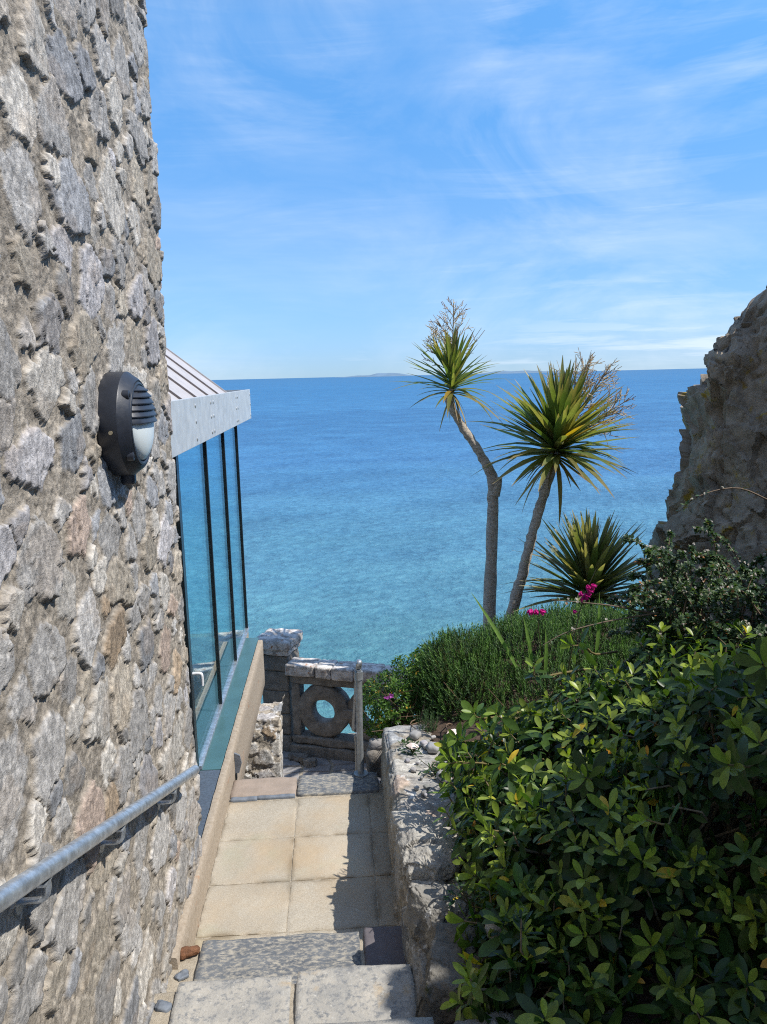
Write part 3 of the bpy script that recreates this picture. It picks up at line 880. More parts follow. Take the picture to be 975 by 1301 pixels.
# ================================================================== GLAZED EXTENSION
def extension():
    xg = -.98; y0, y1 = YC - .05, 7.9; zb, zt = .205, 2.36
    t = empty('glazed_extension', (-2.4, 6, 0), 'glazed lean-to with zinc roof and steel fascia beyond the tower', 'building')
    # base wall and floor
    mb = MB(); mb.box((-3.9, y0, -1.9), (xg + .0, y1 + .1, .14), .004); mb.build('base_wall', M['mortar'], t)
    mb = MB(); mb.box((-3.88, y0 + .02, .141), (xg - .06, y1 - .07, .16)); mb.build('floor', M['slate_flash'], t)
    # sill flashing
    mb = MB(); mb.box((xg - .03, 4.93, .12), (-.836, 7.62, .198), .004); mb.build('sill', M['teal'], t)
    mb = MB(); mb.box((xg - .03, y0 + .02, .12), (-.836, 4.928, .195), .004); mb.build('sill', M['slate_flash'], t)
    mb = MB(); mb.box((xg - .012, 4.93, .1985), (xg + .022, y1, .225), .003); mb.build('bottom_rail', M['galv'], t)
    # panes and mullions on the long side and the sea end
    ymul = [4.86, 5.95, 6.92, 7.86]
    edges = [y0 + .1] + ymul
    for i in range(4):
        mb = MB(); mb.box((xg - .010, edges[i] + (.03 if i else .02), zb), (xg + .002, edges[i + 1] - .022, zt)); mb.build('pane', M['glass'], t)
    for y in ymul:
        mb = MB()
        w = .06 if y == ymul[0] else .014
        mb.box((xg - .03, y - w, zb - .005), (xg + .016, y + .014, zt), .003); mb.build('mullion', M['black_metal'], t)
    mb = MB(); mb.box((xg - .055, y0 + .02, zb - .004), (xg + .032, y0 + .12, zt + .002), .004); mb.build('corner_post', M['black_metal'], t)
    xe = [xg - .05, -1.95, -2.9, -3.85]
    for i in range(3):
        mb = MB(); mb.box((xe[i + 1] + .022, y1 - .03, zb), (xe[i] - .022, y1 - .018, zt)); mb.build('pane', M['glass'], t)
        mb = MB(); mb.box((xe[i + 1] - .02, y1 - .06, zb - .003), (xe[i + 1] + .02, y1 + .012, zt), .004); mb.build('mullion', M['black_metal'], t)
    # far long side, also glazed
    for i in range(3):
        mb = MB(); mb.box((-3.87, y0 + .1 + 1.28 * i + .02, zb), (-3.858, y0 + .1 + 1.28 * (i + 1) - .02, zt)); mb.build('pane', M['glass'], t)
    # door handle stub near the tower
    mb = MB(); mb.tube(smooth_path([(xg + .028, 4.80, .92), (xg + .075, 4.80, .92), (xg + .085, 4.80, .90), (xg + .085, 4.80, .84)], 10), .010, 10); mb.build('handle', M['white_plastic'], t, .8)
    # fascia of three sheets with studs
    xf = -.856; fz0, fz1 = 2.350, 2.645
    cuts = [4.10, 5.62, 7.05, 8.2]
    for i in range(3):
        mb = MB(); mb.box((xf - .02, cuts[i] + .002, fz0), (xf, cuts[i + 1] - .002, fz1), .003)
        f = mb.build('fascia', M['fascia'], t)
        for yy in ((cuts[i] + .06, cuts[i + 1] - .05) if i else (4.95, 5.57)):
            for zz_ in (fz0 + .04, (fz0 + fz1) / 2, fz1 - .05):
                mb = MB(); mb.tube([(xf - .002, yy, zz_), (xf + .003, yy, zz_), (xf + .006, yy, zz_)], [.013, .013, .009], 10)
                mb.build('stud', M['fixing'], f, .6)
    mb = MB(); mb.box((-3.9, 8.18, fz0 + .002), (xf - .022, 8.2, fz1 - .002)); mb.build('fascia', M['fascia'], t)
    mb = MB(); mb.box((-3.88, y0 + .1, fz0 + .03), (xf - .022, 8.178, fz0 + .06)); mb.build('soffit', M['slate_flash'], t)
    # gutter sheet behind the fascia
    mb = MB(); mb.box((-1.02, y0 + .1, fz1 - .05), (xf - .022, 8.178, fz1 - .025)); mb.build('gutter', M['slate_flash'], t)
    # roof: slope rising away to the left, hipped at the sea end
    al = R(38.5); e = -.93; ze = fz1 - .02
    run = 1.5; rx, rz = e - run, ze + run * math.tan(al)
    yh = 7.02
    mb = MB()
    th = .03
    A = [(e, y0 + .06, ze), (e, yh, ze), (rx, yh, rz), (rx, y0 + .06, rz), (rx - run, yh, ze), (rx - run, y0 + .06, ze)]
    mb.add(A + [(a, b, c - th) for a, b, c in A],
           [(0, 1, 2, 3), (3, 2, 4, 5), (0, 6, 7, 1), (6, 9, 8, 7), (9, 11, 10, 8), (1, 7, 8, 2), (2, 8, 10, 4), (5, 4, 10, 11)])
    rf = mb.build('roof', M['zinc_roof'], t)
    mb = MB()
    mb.add([(e + .01, yh - .015, ze), (rx, yh - .015, rz), (rx - run, yh - .015, ze)], [(0, 1, 2)]); mb.build('gable', M['fascia'], t)
    for k in range(6):
        y = yh - .012 - .52 * k
        mb = MB(); w = .007
        mb.add([(e + .006, y - w, ze + .012), (e + .006, y + w, ze + .012), (rx, y + w, rz + .012), (rx, y - w, rz + .012),
                (e + .006, y - w, ze - .02), (e + .006, y + w, ze - .02), (rx, y + w, rz - .002), (rx, y - w, rz - .002)],
               [(0, 1, 2, 3), (4, 5, 1, 0), (5, 6, 2, 1), (7, 4, 0, 3)])
        mb.build('seam', M['seam'] if k else M['zinc_roof'], rf)
    mb = MB()
    mb.box((e - .0, y0 + .06, ze - .035), (e + .02, yh, ze + .002), .002); mb.build('eaves_trim', M['zinc_roof'], rf)
extension()

# ---- concrete kerb wall along the passage
def kerb():
    n = 220
    ysk = np.linspace(3.18, 7.5, n)
    prof = [(-.834, -.25), (-.834, .10), (-.834, .198), (-.829, .2085), (-.820, .2105), (-.798, .2105), (-.789, .2085), (-.784, .200), (-.784, .13), (-.784, .05), (-.784, -.1), (-.784, -.24), (-.79, -.25), (-.834, -.25)]
    # each profile bay is subdivided so the faces can be rough
    V = []
    for (x, z) in prof:
        q = np.stack([np.full(n, x), ysk, np.full(n, z)], 1)
        q[:, 0] += .0016 * fbm(q * 14, 4, 4); q[:, 2] += .0012 * fbm(q * 14, 3, 5)
        V.append(q)
    V = np.concatenate(V)
    F = grid_faces(len(prof), n)
    mbk = MB(); mbk.add(V, F)
    m = len(prof)
    mbk.f += [tuple(i * n for i in range(m)), tuple(i * n + n - 1 for i in range(m))[::-1]]
    o = mbk.build('kerb_wall', M['concrete'], None, .7, loc=(-.81, 5.3, -.25))
    tag(o, 'low sandy concrete kerb wall beside the flags and teal sill', 'kerb')
kerb()

# small dark fin screwed to the kerb
t = empty('kerb_bracket', (-.775, 5.17, 0), 'small dark fin shaped bracket on the kerb by the far step', 'bracket')
mb = MB(); mb.add([(-.782, 5.2, .02), (-.755, 5.2, .02), (-.735, 5.2, .09), (-.745, 5.2, .15), (-.782, 5.2, .17), (-.782, 5.215, .02), (-.755, 5.215, .02), (-.735, 5.215, .09), (-.745, 5.215, .15), (-.782, 5.215, .17)],
                   [(0, 1, 2, 3, 4), (9, 8, 7, 6, 5)] + [(i, i + 5, (i + 1) % 5 + 5, (i + 1) % 5) for i in range(5)])
mb.build('fin', M['slate_frag'], t)
mb = MB(); mb.box((-.783, 5.19, -.03), (-.772, 5.225, .018), .002); mb.build('fixing_plate', M['black_metal'], t)

# ---- brown chip of stone by the tower foot, and slate chips in the mortar
V, Q = rbox((.085, .045, .03), .014, 8, .008, 30, 3, rot=rotz(.2), loc=(-.745, 3.262, .172), facet=.01)
tag(link('stone_chip', mesh_np('stone_chip', V, Q), M['rust_frag'], loc=(-.745, 3.262, .158)), 'rusty brown stone chip at the foot of the tower', 'stone')
for k, (x, y, zz_, a, s, L) in enumerate(((-.755, 2.985, .156, .3, .075, 'blue slate chip set in mortar beside the mottled slate step'),
                                      (-.76, 2.80, .302, -.4, .06, 'blue slate chip set in mortar beside the pale step'),
                                      (-.775, 2.66, .302, 1., .055, 'smallest slate chip low down beside the pale step'),
                                      (-.757, 3.13, .156, .6, .05, 'small grey slate chip just below the rusty stone chip'))):
    V, Q = rbox((s, s * .7, .016), .006, 8, .006, 26, 60 + k, rot=rotz(a), loc=(x, y, zz_), facet=.012)
    tag(link('slate_chip', mesh_np('slate_chip', V, Q), M['slate_frag'], loc=(x, y, zz_)), L, 'stone', 'slate chips in the mortar')

# ---- stub of stone wall left of the lower landing
t = empty('stone_stub_wall', (-.75, 6.9, LZ), 'pale lichened stub of stone wall between kerb and dark pier', 'wall')
us = np.arange(-.98, -.40, .008); vs_ = np.arange(-1.65, .10, .008)
US, VS = np.meshgrid(us, vs_, indexing='ij')
hs, cs_ = masonry(US, VS, 44, rmin=.03, rmax=.085, stretch=1.5, relief=.016)
xr_ = -.595; ztop = -.275
over = np.clip(US - xr_, 0, 1); ov2 = np.clip(VS - ztop, 0, 1)
Ps = np.stack([np.minimum(US, xr_).ravel() + (over > 0).ravel() * hs, (6.62 + .16 * (np.minimum(VS, ztop) + .8) + over + ov2).ravel() - hs * (over + ov2 == 0).ravel(), np.minimum(VS, ztop).ravel() + (ov2 > 0).ravel() * hs], 1)
link('masonry', mesh_np('masonry', Ps, grid_faces(len(us), len(vs_)), np.clip(cs_ * 1.15, 0, .8), True), M['stub'], t)

# ================================================================== BALUSTRADE
def balustrade():
    A = np.array((-.60, 8.62)); B = np.array((.95, 8.05))
    L = np.linalg.norm(B - A); ang = math.atan2(B[1] - A[1], B[0] - A[0])
    t = empty('balustrade', (A[0], A[1], LZ), 'dark weathered stone balustrade of open rings with lichened coping', 'balustrade', rz=0)
    RZ = rotz(ang)
    def blk(name, s0, s1, z0, z1, dep, mat, off=0., r=.02, disp=.012, seed=1, n=12, par=t, facet=0.):
        V, Q = rbox((s1 - s0, dep, z1 - z0), r, n, disp, 9, seed, facet=facet)
        V = V + np.array(((s0 + s1) / 2, off, (z0 + z1) / 2))
        V = V @ RZ.T + np.array((A[0], A[1], 0))
        return link(name, mesh_np(name, V, Q, smooth=True), mat, par)
    # coping in four stones
    s = -.02; k = 0
    for w in (.36, .20, .26, .30, .28, .26):
        blk('coping', s, s + w - .006, -.565, -.425 + random.uniform(-.003, .003), .27, M['lichen_cap'], 0, .022, .008, 100 + k, 18); s += w; k += 1
    blk('top_rail', .02, L, -.665, -.57, .17, M['limestone_dark'], 0, .02, .01, 110, 20)
    blk('bottom_rail', .02, L, -1.385, -1.29, .19, M['limestone_dark'], 0, .025, .014, 111, 20)
    blk('plinth', .0, L, -1.6, -1.39, .24, M['limestone_dark'], 0, .02, .014, 112, 20)
    blk('end_baluster', .025, .125, -1.3, -.66, .15, M['limestone_dark'], 0, .015, .01, 113, 12)
    Ro, Ri = .310, .135
    for k in range(3):
        cx = .405 + k * (2 * Ro - .04); cz = -.975
        n = 60; V = []
        prof = [(Ri, -.06), (Ri + .02, -.075), (Ro - .02, -.075), (Ro, -.06), (Ro, .06), (Ro - .02, .075), (Ri + .02, .075), (Ri, .06)]
        for j in range(n):
            a = 2 * math.pi * j / n
            for (r, y) in prof: V.append((cx + r * math.cos(a), y, cz + r * math.sin(a)))
        V = np.array(V); ctr = np.array((cx, 0, cz))
        V += unit(V - ctr) * (.010 * fbm(V * 9, 4, 120 + k))[:, None]
        V[:, 1] += (.02 if k % 2 else 0)
        m = len(prof)
        F = [(j * m + i, ((j + 1) % n) * m + i, ((j + 1) % n) * m + (i + 1) % m, j * m + (i + 1) % m) for j in range(n) for i in range(m)]
        V = V @ RZ.T + np.array((A[0], A[1], 0))
        mb = MB(); mb.add(V, F); mb.build('ring', M['limestone_dark'], t, 1.)
        blk('ring_block', cx - Ro - .045, cx - Ro + .09, cz - .065, cz + .055, .165, M['limestone_dark'], 0, .012, .008, 130 + k, 8)
    # pier with base course and overhanging cap
    ps = empty('stone_pier', (-.72, 8.75, LZ), 'square dark stone pier with lichened white cap at the balustrade end', 'pier')
    zc = [-1.65, -1.33, -1.08, -.80, -.56, -.375]
    for i in range(5):
        sx = .34 if i else .38
        V, Q = rbox((sx, sx, zc[i + 1] - zc[i] - .004), .014, 12, .010, 9, 140 + i, rot=RZ, loc=(-.735, 8.82, (zc[i] + zc[i + 1]) / 2))
        link('stone', mesh_np('stone', V, Q, smooth=True), M['limestone_dark'], ps)
    V, Q = rbox((.38, .38, .07), .02, 12, .01, 9, 150, rot=RZ, loc=(-.735, 8.82, -.335)); link('cap_moulding', mesh_np('cap_moulding', V, Q, smooth=True), M['lichen_cap'], ps)
    V, Q = rbox((.44, .44, .12), .028, 16, .014, 9, 151, rot=RZ, loc=(-.735, 8.82, -.24)); link('cap', mesh_np('cap', V, Q, smooth=True), M['lichen_cap'], ps)
balustrade()
# rubble at the foot of the pier
for k in range(5):
    lx, ly = -.60 + .055 * k + random.uniform(-.02, .02), 8.42 - .05 * k + random.uniform(-.03, .03)
    V, Q = crag_rock((random.uniform(.10, .16), random.uniform(.1, .16), random.uniform(.06, .10)), 160 + k, 20, 12, .004, rot=rotz(random.uniform(0, 3)), loc=(lx, ly, LZ + .03))
    tag(link('loose_stone', mesh_np('loose_stone', V, Q, smooth=True), M['limestone_dark'], loc=(lx, ly, LZ)), 'dark loose stone in the corner below pier and balustrade', 'stone', 'loose stones at the pier foot')

# ---- steel handrail going down the far steps
def far_rail():
    t = empty('stair_handrail', (.1, 5.13, 0), 'grey steel stair handrail on posts at the far edge of the landing', 'handrail')
    x = .098
    def post(y, z0, z1):
        mb = MB(); mb.tube([(x, y, z0), (x, y, z0 + .3), (x + .006, y, z1)], .0225, 16); p = mb.build('post', M['post_metal'], t, .6)
        mb = MB(); mb.tube([(x + .006, y, z1 - .02), (x + .006, y, z1 + .035)], .028, 16); mb.build('collar', M['post_metal'], p, .6)
        mb = MB(); mb.tube([(x, y, z0 + .002), (x, y, z0 + .014)], .05, 18); mb.build('base_plate', M['post_metal'], p, .6)
        mb = MB(); mb.box((x - .008, y - .022, z1 + .03), (x + .020, y + .022, z1 + .055), .004); mb.build('clamp', M['galv'], p)
    post(5.10, .012, .735)
    post(6.72, -1.51, -.50)
    mb = MB(); a = np.array((x + .008, 5.02, .862)); b = np.array((x - .02, 6.85, -.47))
    mb.tube([a + (b - a) * s for s in np.linspace(0, 1, 10)], .0205, 16); rl = mb.build('rail', M['post_metal'], t, .8)
    V, Q = rbox((.045, .05, .045), .0215, 6, 0, 1, 1, loc=tuple(a)); link('end_cap', mesh_np('end_cap', V, Q, smooth=True), M['galv'], rl)
far_rail()
V, Q = rbox((.16, .2, .2), .03, 10, .015, 8, 171, loc=(.23, 5.34, .0), facet=.02)
tag(link('edging_stone', mesh_np('edging_stone', V, Q, smooth=True), M['limestone_dark'], loc=(.23, 5.34, -.1)), 'dark squared stone behind the steel post', 'stone')
V, Q = rbox((.13, .09, .07), .03, 8, .01, 12, 172, loc=(.235, 5.30, .135))
tag(link('cobble', mesh_np('cobble', V, Q, smooth=True), M['cobble'], loc=(.235, 5.30, .1)), 'smooth grey cobble lying on the dark squared stone', 'stone')

# ================================================================== GARDEN WALL
def garden_wall():
    t = empty('garden_wall', (.4, 3.6, 0), 'rough retaining wall of lichened stones holding the flower bed', 'wall')
    ysw = np.arange(1.7, 5.06, .011)
    # arc length across the section: up the face, over the top
    top = lambda y: np.interp(y, [1.7, 2.9, 3.25, 3.7, 4.4, 5.05], [.34, .34, .44, .46, .43, .37])
    s = np.concatenate([np.linspace(-.15, .0, 8, endpoint=False), np.linspace(0, 1, 56), 1 + np.linspace(.02, 1, 34)])
    Yg, Sg = np.meshgrid(ysw, s, indexing='ij')
    tp = top(Yg)
    face_x = .236 + .02 * np.clip(Sg, 0, 1) - .0 * Yg
    wdt = np.interp(Yg, [3.2, 3.6], [.22, .34])
    x = np.where(Sg <= 1, face_x, .256 + (Sg - 1) * wdt)
    z = np.where(Sg <= 1, Sg * tp, tp - .02 * (Sg - 1))
    rd = .05   # round the arris
    k = np.exp(-((Sg - 1) / .07) ** 2)
    x = x + k * .018; z = z - k * .022
    arc = np.where(Sg <= 1, Sg * .5, .5 + (Sg - 1) * wdt)
    h, c = masonry(Yg, arc, 33, relief=.022, rmin=.05, rmax=.15)
    # rendered, greyer and smoother towards the far end
    sm = (.35 + .65 * sstep(4.2, 3.3, Yg)).ravel()
    h = h * sm
    nx = np.where(Sg <= 1, -1, 0.) * (1 - k) - k * .7; nz = np.where(Sg <= 1, 0, 1.) * (1 - k) + k * .7
    V = np.stack([(x.ravel() + nx.ravel() * h), Yg.ravel(), z.ravel() + nz.ravel() * h], 1)
    low = np.array((.27, .255, .22)) * (1 + .2 * fbm(V * 12, 3, 3))[:, None]
    w = (sstep(3.2, 4.0, Yg) * sstep(1.05, .9, Sg)).ravel()[:, None] * .75
    c = c * (1 - w) + low * w
    fac = grid_faces(len(ysw), len(s))[:, ::-1]
    link('wall_face', mesh_np('wall_face', V, fac, c, True), M['lichen_rubble'], t)
    # far end, closing the wall
    V, Q = rbox((.33, .12, .75), .03, 14, .012, 9, 181, loc=(.415, 5.03, .0)); link('end_stone', mesh_np('end_stone', V, Q, np.full((len(V), 3), .33), True), M['lichen_rubble'], t)
    # larger boulders built into its near part
    for k, (x, y, z, dx, dy, dz, g, a) in enumerate(((.375, 3.55, .455, .30, .56, .17, .42, .10), (.39, 3.06, .42, .27, .30, .27, .27, .35), (.43, 2.66, .40, .36, .36, .34, .20, -.25), (.33, 3.28, .27, .13, .3, .26, .26, .1), (.31, 2.80, .20, .13, .30, .30, .26, .0), (.45, 2.2, .45, .38, .36, .36, .28, .2))):
        V, Q = crag_rock((dx, dy, dz), 190 + k, 60, 18, .007, rot=rotz(a) @ rotx(.06 * (k - 1)) @ roty(.12), loc=(x, y, z))
        link('boulder', mesh_np('boulder', V, Q, np.tile((g, g * .94, g * .85), (len(V), 1)), True), M['lichen_rubble'] if k < 2 else M['mossy_rock'], t)
garden_wall()

# pebbles, shells and bits on the bed
PT = [(.46, 4.86, .075, .30, 'rounded blue grey pebble by the small rosemary sprig'), (.55, 4.62, .10, .36, 'largest pale pebble between the two scallop shells'),
      (.50, 4.72, .055, .42, 'flat pale pebble left of the largest one'), (.66, 4.52, .09, .24, 'dark grey pebble under the leaves'), (.56, 4.20, .085, .40, 'pale rough pebble in front of the low plant')]
def pebble(x, y, s, g, label, sd, grp='pebbles on the flower bed'):
    z = float(ground_z(np.array([x]), np.array([y]))[0]) + s * .22
    z = max(z, .36 + s * .2) if x > .3 else z
    if x < .6: z = max(z, float(np.interp(y, [1.7, 2.6, 3.3, 3.7, 4.4, 5.05], [.72, .62, .50, .47, .43, .37])) + s * .2)
    V, Q = rbox((s, s * random.uniform(.7, .95), s * .62), s * .28, 7, s * .06, 5 / s * .3, sd, rot=rotz(random.uniform(0, 3)), loc=(x, y, z))
    g3 = np.array((g, g * random.uniform(.94, 1.), g * random.uniform(.88, 1.02)))
    tag(link('pebble', mesh_np('pebble', V, Q, np.tile(g3, (len(V), 1)), True), M['pebble'], loc=(x, y, z - s * .3)), label, 'pebble', grp)
for k, p in enumerate(PT): pebble(*p, 200 + k)
for k in range(26):
    pebble(random.uniform(.36, .80), random.uniform(3.9, 4.85), random.uniform(.022, .05), random.choice((.22, .3, .4, .34)), 'one of many little stones scattered between the shells on the bed', 220 + k)
V, Q = rbox((.085, .08, .075), .036, 9, .003, 14, 260, loc=(.55, 2.66, .655))
tag(link('round_stone', mesh_np('round_stone', V, Q, np.tile((.48, .47, .45), (len(V), 1)), True), M['pebble'], loc=(.55, 2.66, .62)), 'smooth pale round stone under the shrub on the near boulder', 'stone')

def shell(x, y, z, s, rz, tilt, label):
    n, m = 40, 8; V = []
    for j in range(m + 1):
        r = j / m
        for i in range(n + 1):
            a = R(-62) + R(124) * i / n
            rib = .05 * math.cos(i / n * 12 * 2 * math.pi) * r
            V.append((math.sin(a) * r * (1 + rib * .35), math.cos(a) * r * (1 + rib * .35) - .5, .28 * (1 - (r - .25) ** 2 * 1.4) * math.cos(a * .9) + rib * .55 - .1))
    V = np.array(V) * s
    V = V @ (rotz(rz) @ rotx(tilt)).T + np.array((x, y, z))
    mb = MB(); mb.add(V, grid_faces(m + 1, n + 1)); o = mb.build('scallop_shell', M['shell'], None, 3.2, loc=(x, y, z))
    tag(o, label, 'shell', 'scallop shells on the bed')
shell(.70, 4.72, .47, .062, .2, R(38), 'white scallop shell leaning by the rosemary foot')
shell(.415, 4.58, .465, .05, -.4, R(30), 'pinkish scallop shell near the wall edge')

# ================================================================== ROCK OUTCROP
def outcrop():
    plan = np.array([(9, 10.6), (6.2, 10.2), (4.3, 9.2), (3.45, 8.2), (3.20, 7.5), (3.18, 7.05), (3.42, 6.5), (3.75, 6.0), (3.75, 5.2), (3.2, 4.3), (2.75, 3.5), (2.45, 2.7), (2.3, 1.8), (2.3, .6), (2.4, -.8), (2.5, -2.5), (3.2, -4)], float)
    C = smooth_path(np.hstack([plan, np.zeros((len(plan), 1))]), 560)[:, :2]
    T = unit(np.gradient(C, axis=0)); N = np.stack([-T[:, 1], T[:, 0]], 1)   # inward (to the right, away from the passage)
    ctr = np.array((6.5, 3.5))
    sg = np.sign(((ctr - C) * N).sum(1)); N = N * sg[:, None]
    y = C[:, 1]
    top = np.interp(y, [-4, .3, 1.3, 2.2, 2.9, 3.4, 4.2, 5.4, 6.4, 7.3, 8.3, 10.5], [7.0, 6.0, 4.5, 3.9, 3.35, 2.9, 3.0, 3.8, 3.75, 3.35, 3.0, 2.4])  # unseen near end raised to block sky light from the shrub
    v = np.linspace(0, 1, 190)
    zt = np.array([0, .8, 1.2, 1.5, 1.8, 2.2, 2.66, 2.95, 3.15, 3.35])
    of = np.array([.05, .10, .20, .33, .32, .38, .30, .38, .52, .95])
    rows = []
    for a in v:
        z = -.6 + (top + .6) * a
        zz_ = z / top * 3.35
        off = np.interp(zz_, zt, of)
        near = sstep(5.4, 4.2, y)
        off = off * (1 - near) + near * .35 * a ** 2
        rows.append(np.column_stack([C + N * off[:, None], z]))
    last = rows[-1]
    for d in (.25, .6, 1.1, 1.8, 2.8):
        rows.append(np.column_stack([C + N * (np.where(sstep(5.4, 4.2, y) > .5, .35, 1.0) + d)[:, None], top + .22 * d]))
    P = np.stack(rows, 1).reshape(-1, 3)
    nv = len(rows)
    Nn = np.repeat(np.column_stack([-N, np.full(len(C), .25)]), nv, 0)
    q = P @ rotx(.35).T @ roty(.3).T
    w = q + .22 * np.stack([fbm(q * 1.1, 3, 1), fbm(q * 1.1, 3, 2), fbm(q * 1.1, 3, 3)], 1)
    w2 = q + .05 * np.stack([fbm(q * 4, 3, 11), fbm(q * 4, 3, 12), fbm(q * 4, 3, 13)], 1)
    fa, ea = facets(w * np.array([1.1, 1.1, .75]), 4, .8)
    fb, eb = facets(w2 * np.array([2.8, 2.8, 1.7]) + 7, 9, .8)
    fc, ec = facets(w2 * np.array([7, 7, 4.5]) + 3, 19, .8)
    t1 = q @ np.array((1.9, .7, 1.0)) * 1.15 + .55 * fbm(q * 1.1, 3, 21); s1 = t1 - np.floor(t1)
    t2 = q @ np.array((.9, -.5, 2.2)) * 2.6 + .6 * fbm(q * 1.6, 3, 22); s2 = t2 - np.floor(t2)
    frac = np.abs(fbm(q * 1.1 + 5, 4, 23, .45)); fr2 = np.abs(fbm(q * 2.6 + 9, 4, 24, .45))
    crack = .07 * np.exp(-(frac / .025) ** 2) + .035 * np.exp(-(fr2 / .03) ** 2)
    d = .20 * fa + .11 * fb + .02 * fc + .09 * (s1 ** 1.5 - .4) + .02 * (s2 ** 1.5 - .4) + .02 + .010 * fbm(q * 9, 5, 6, .55) - crack * .8
    P = P + Nn * (d * .8)[:, None]
    return mesh_np('rock_outcrop', P, grid_faces(len(C), nv), None, True), P
me, _ = outcrop()
rk = empty('rock_outcrop', (3.6, 6.5, .5), 'craggy dark limestone outcrop with yellow lichen at the right edge', 'rock')
ob = link('rock_face', me, M['rock'], rk)
me.set_sharp_from_angle(angle=R(38))

# ================================================================== CABBAGE PALMS
SWORD = blade([0, .12, .3, .5, .7, .86, 1.], [.55, .8, 1., .95, .7, .4, .05], .45, 0.)
def palm(base, ctrl, rad, crown_dir, n, Lf, wid, el_lo, el_hi, label, cols, wts, stub=False, pan=(), seed=1, bend=.25, skew=None, tipc=(.30, .22, .12)):
    global rng
    rng = np.random.default_rng(seed)
    t = empty('cabbage_palm', base, label, 'palm tree', 'cabbage palms on the cliff edge')
    pth = smooth_path(ctrl, 60)
    r = .9 * np.interp(np.linspace(0, 1, 60), np.linspace(0, 1, len(rad)), rad)
    r = r * (1 + .025 * rng.normal(size=60))
    V, F = tube(pth, r, 20)
    V = V + unit(V - np.repeat(pth, 20, 0)) * (.010 * fbm(V * np.array([14, 14, 24]), 4, seed))[:, None]
    tr = MB(); tr.add(V, F)
    trunk = tr.build('trunk', M['bark'], t, 3.2)
    if stub is not False:
        mb = MB(); mb.tube(stub, np.linspace(.055, .045, len(stub)), 12); mb.build('branch_stub', M['bark'], trunk, .8)
    top = pth[-1]
    # leaves in a dense spiral about the growing point
    D = unit(np.array(crown_dir, float)); a = np.cross(D, (0, 1, .01)); a = unit(a); b = np.cross(D, a)
    k = np.arange(n); u = (k + .5) / n
    el = R(el_hi) + (R(el_lo) - R(el_hi)) * u ** 1.05 + rng.normal(0, .09, n)
    azm = k * 2.39996 + rng.normal(0, .2, n)
    d = np.cos(el)[:, None] * (np.cos(azm)[:, None] * a + np.sin(azm)[:, None] * b) + np.sin(el)[:, None] * D
    if skew is not None: d = unit(d + np.array(skew))
    d = unit(d + rng.normal(0, .07, d.shape))
    up = np.tile(D, (n, 1)) + .02
    S = Lf * rng.uniform(.72, 1.08, n) * (1 - .12 * (u > .85)) * (1 - .20 * np.clip(np.sin(el), 0, 1) ** 2)
    Pn = top + d * .012 + D * (.20 * (1 - u))[:, None] - D * .05
    c = pick(cols, wts, n, .22)
    old = (u > .86)
    c[old] = c[old] * .6 + np.array((.24, .15, .06)) * .4
    L = Leaves()
    cu = -bend * rng.gamma(1.6, .6, n) * np.clip(np.cos(el), .25, 1) - (old * .22)
    L.put(SWORD, Pn, frames(d, up), S, c, wscale=wid / S * rng.uniform(.75, 1.2, n), tip=(tipc, .78), curl=cu)
    L.build('crown', M['palm_leaf'], t)
    # a few dead leaves hanging under the crown
    Ls = Leaves(); kd = 12; ad = rng.uniform(0, 6.28, kd)
    dd_ = unit(np.column_stack([np.cos(ad), np.sin(ad), rng.uniform(-1.6, -.2, kd)]))
    Ls.put(SWORD, np.tile(top, (kd, 1)) - D * .05, frames(dd_, np.tile(D, (kd, 1)) + .02), Lf * rng.uniform(.35, .75, kd), pick([(.26, .17, .09), (.18, .11, .06), (.36, .27, .12)], [2, 1, 1], kd), wscale=np.full(kd, wid * 1.0), curl=rng.uniform(-.5, .1, kd))
    Ls.build('dead_leaves', M['palm_leaf'], t)
    # flower panicles
    for (p0, dirn, ln, ns) in pan:
        tw_ = Leaves(); dirn = unit(np.array(dirn, float)); p0 = np.array(p0)
        pts = smooth_path([p0, p0 + dirn * ln * .5, p0 + dirn * ln], 8)
        tw_.tubes([pts], .010, .004, 5, (.24, .19, .11))
        for j in range(ns):
            s = .22 + .76 * j / ns
            q0 = p0 + dirn * ln * s
            dd = unit(np.cross(dirn, rng.normal(size=3))); dd = unit(dd * .8 + dirn * .75)
            l2 = ln * (.50 * (1 - s) + .14)
            br = smooth_path([q0, q0 + dd * l2 * .5 + (0, 0, .01), q0 + dd * l2 + np.array((0, 0, .06)) * l2 / .3], 6)
            cc = (.50, .40, .26) if j % 3 else (.36, .25, .15)
            tw_.tubes([br], .0045, .002, 4, cc)
            for i in range(7):
                f = .25 + .75 * i / 7
                q1 = q0 + dd * l2 * f
                d3 = unit(dd + rng.normal(0, .7, 3) + (0, 0, .25))
                tw_.tubes([[q1, q1 + d3 * l2 * .14, q1 + d3 * l2 * .28]], .0042, .0028, 3, cc)
        tw_.build('flower_panicle', M['twig'], t, False)
    return t

GC = [(.11, .165, .045), (.16, .205, .06), (.22, .245, .09), (.29, .27, .11), (.48, .31, .035)]
Y1 = 8.0
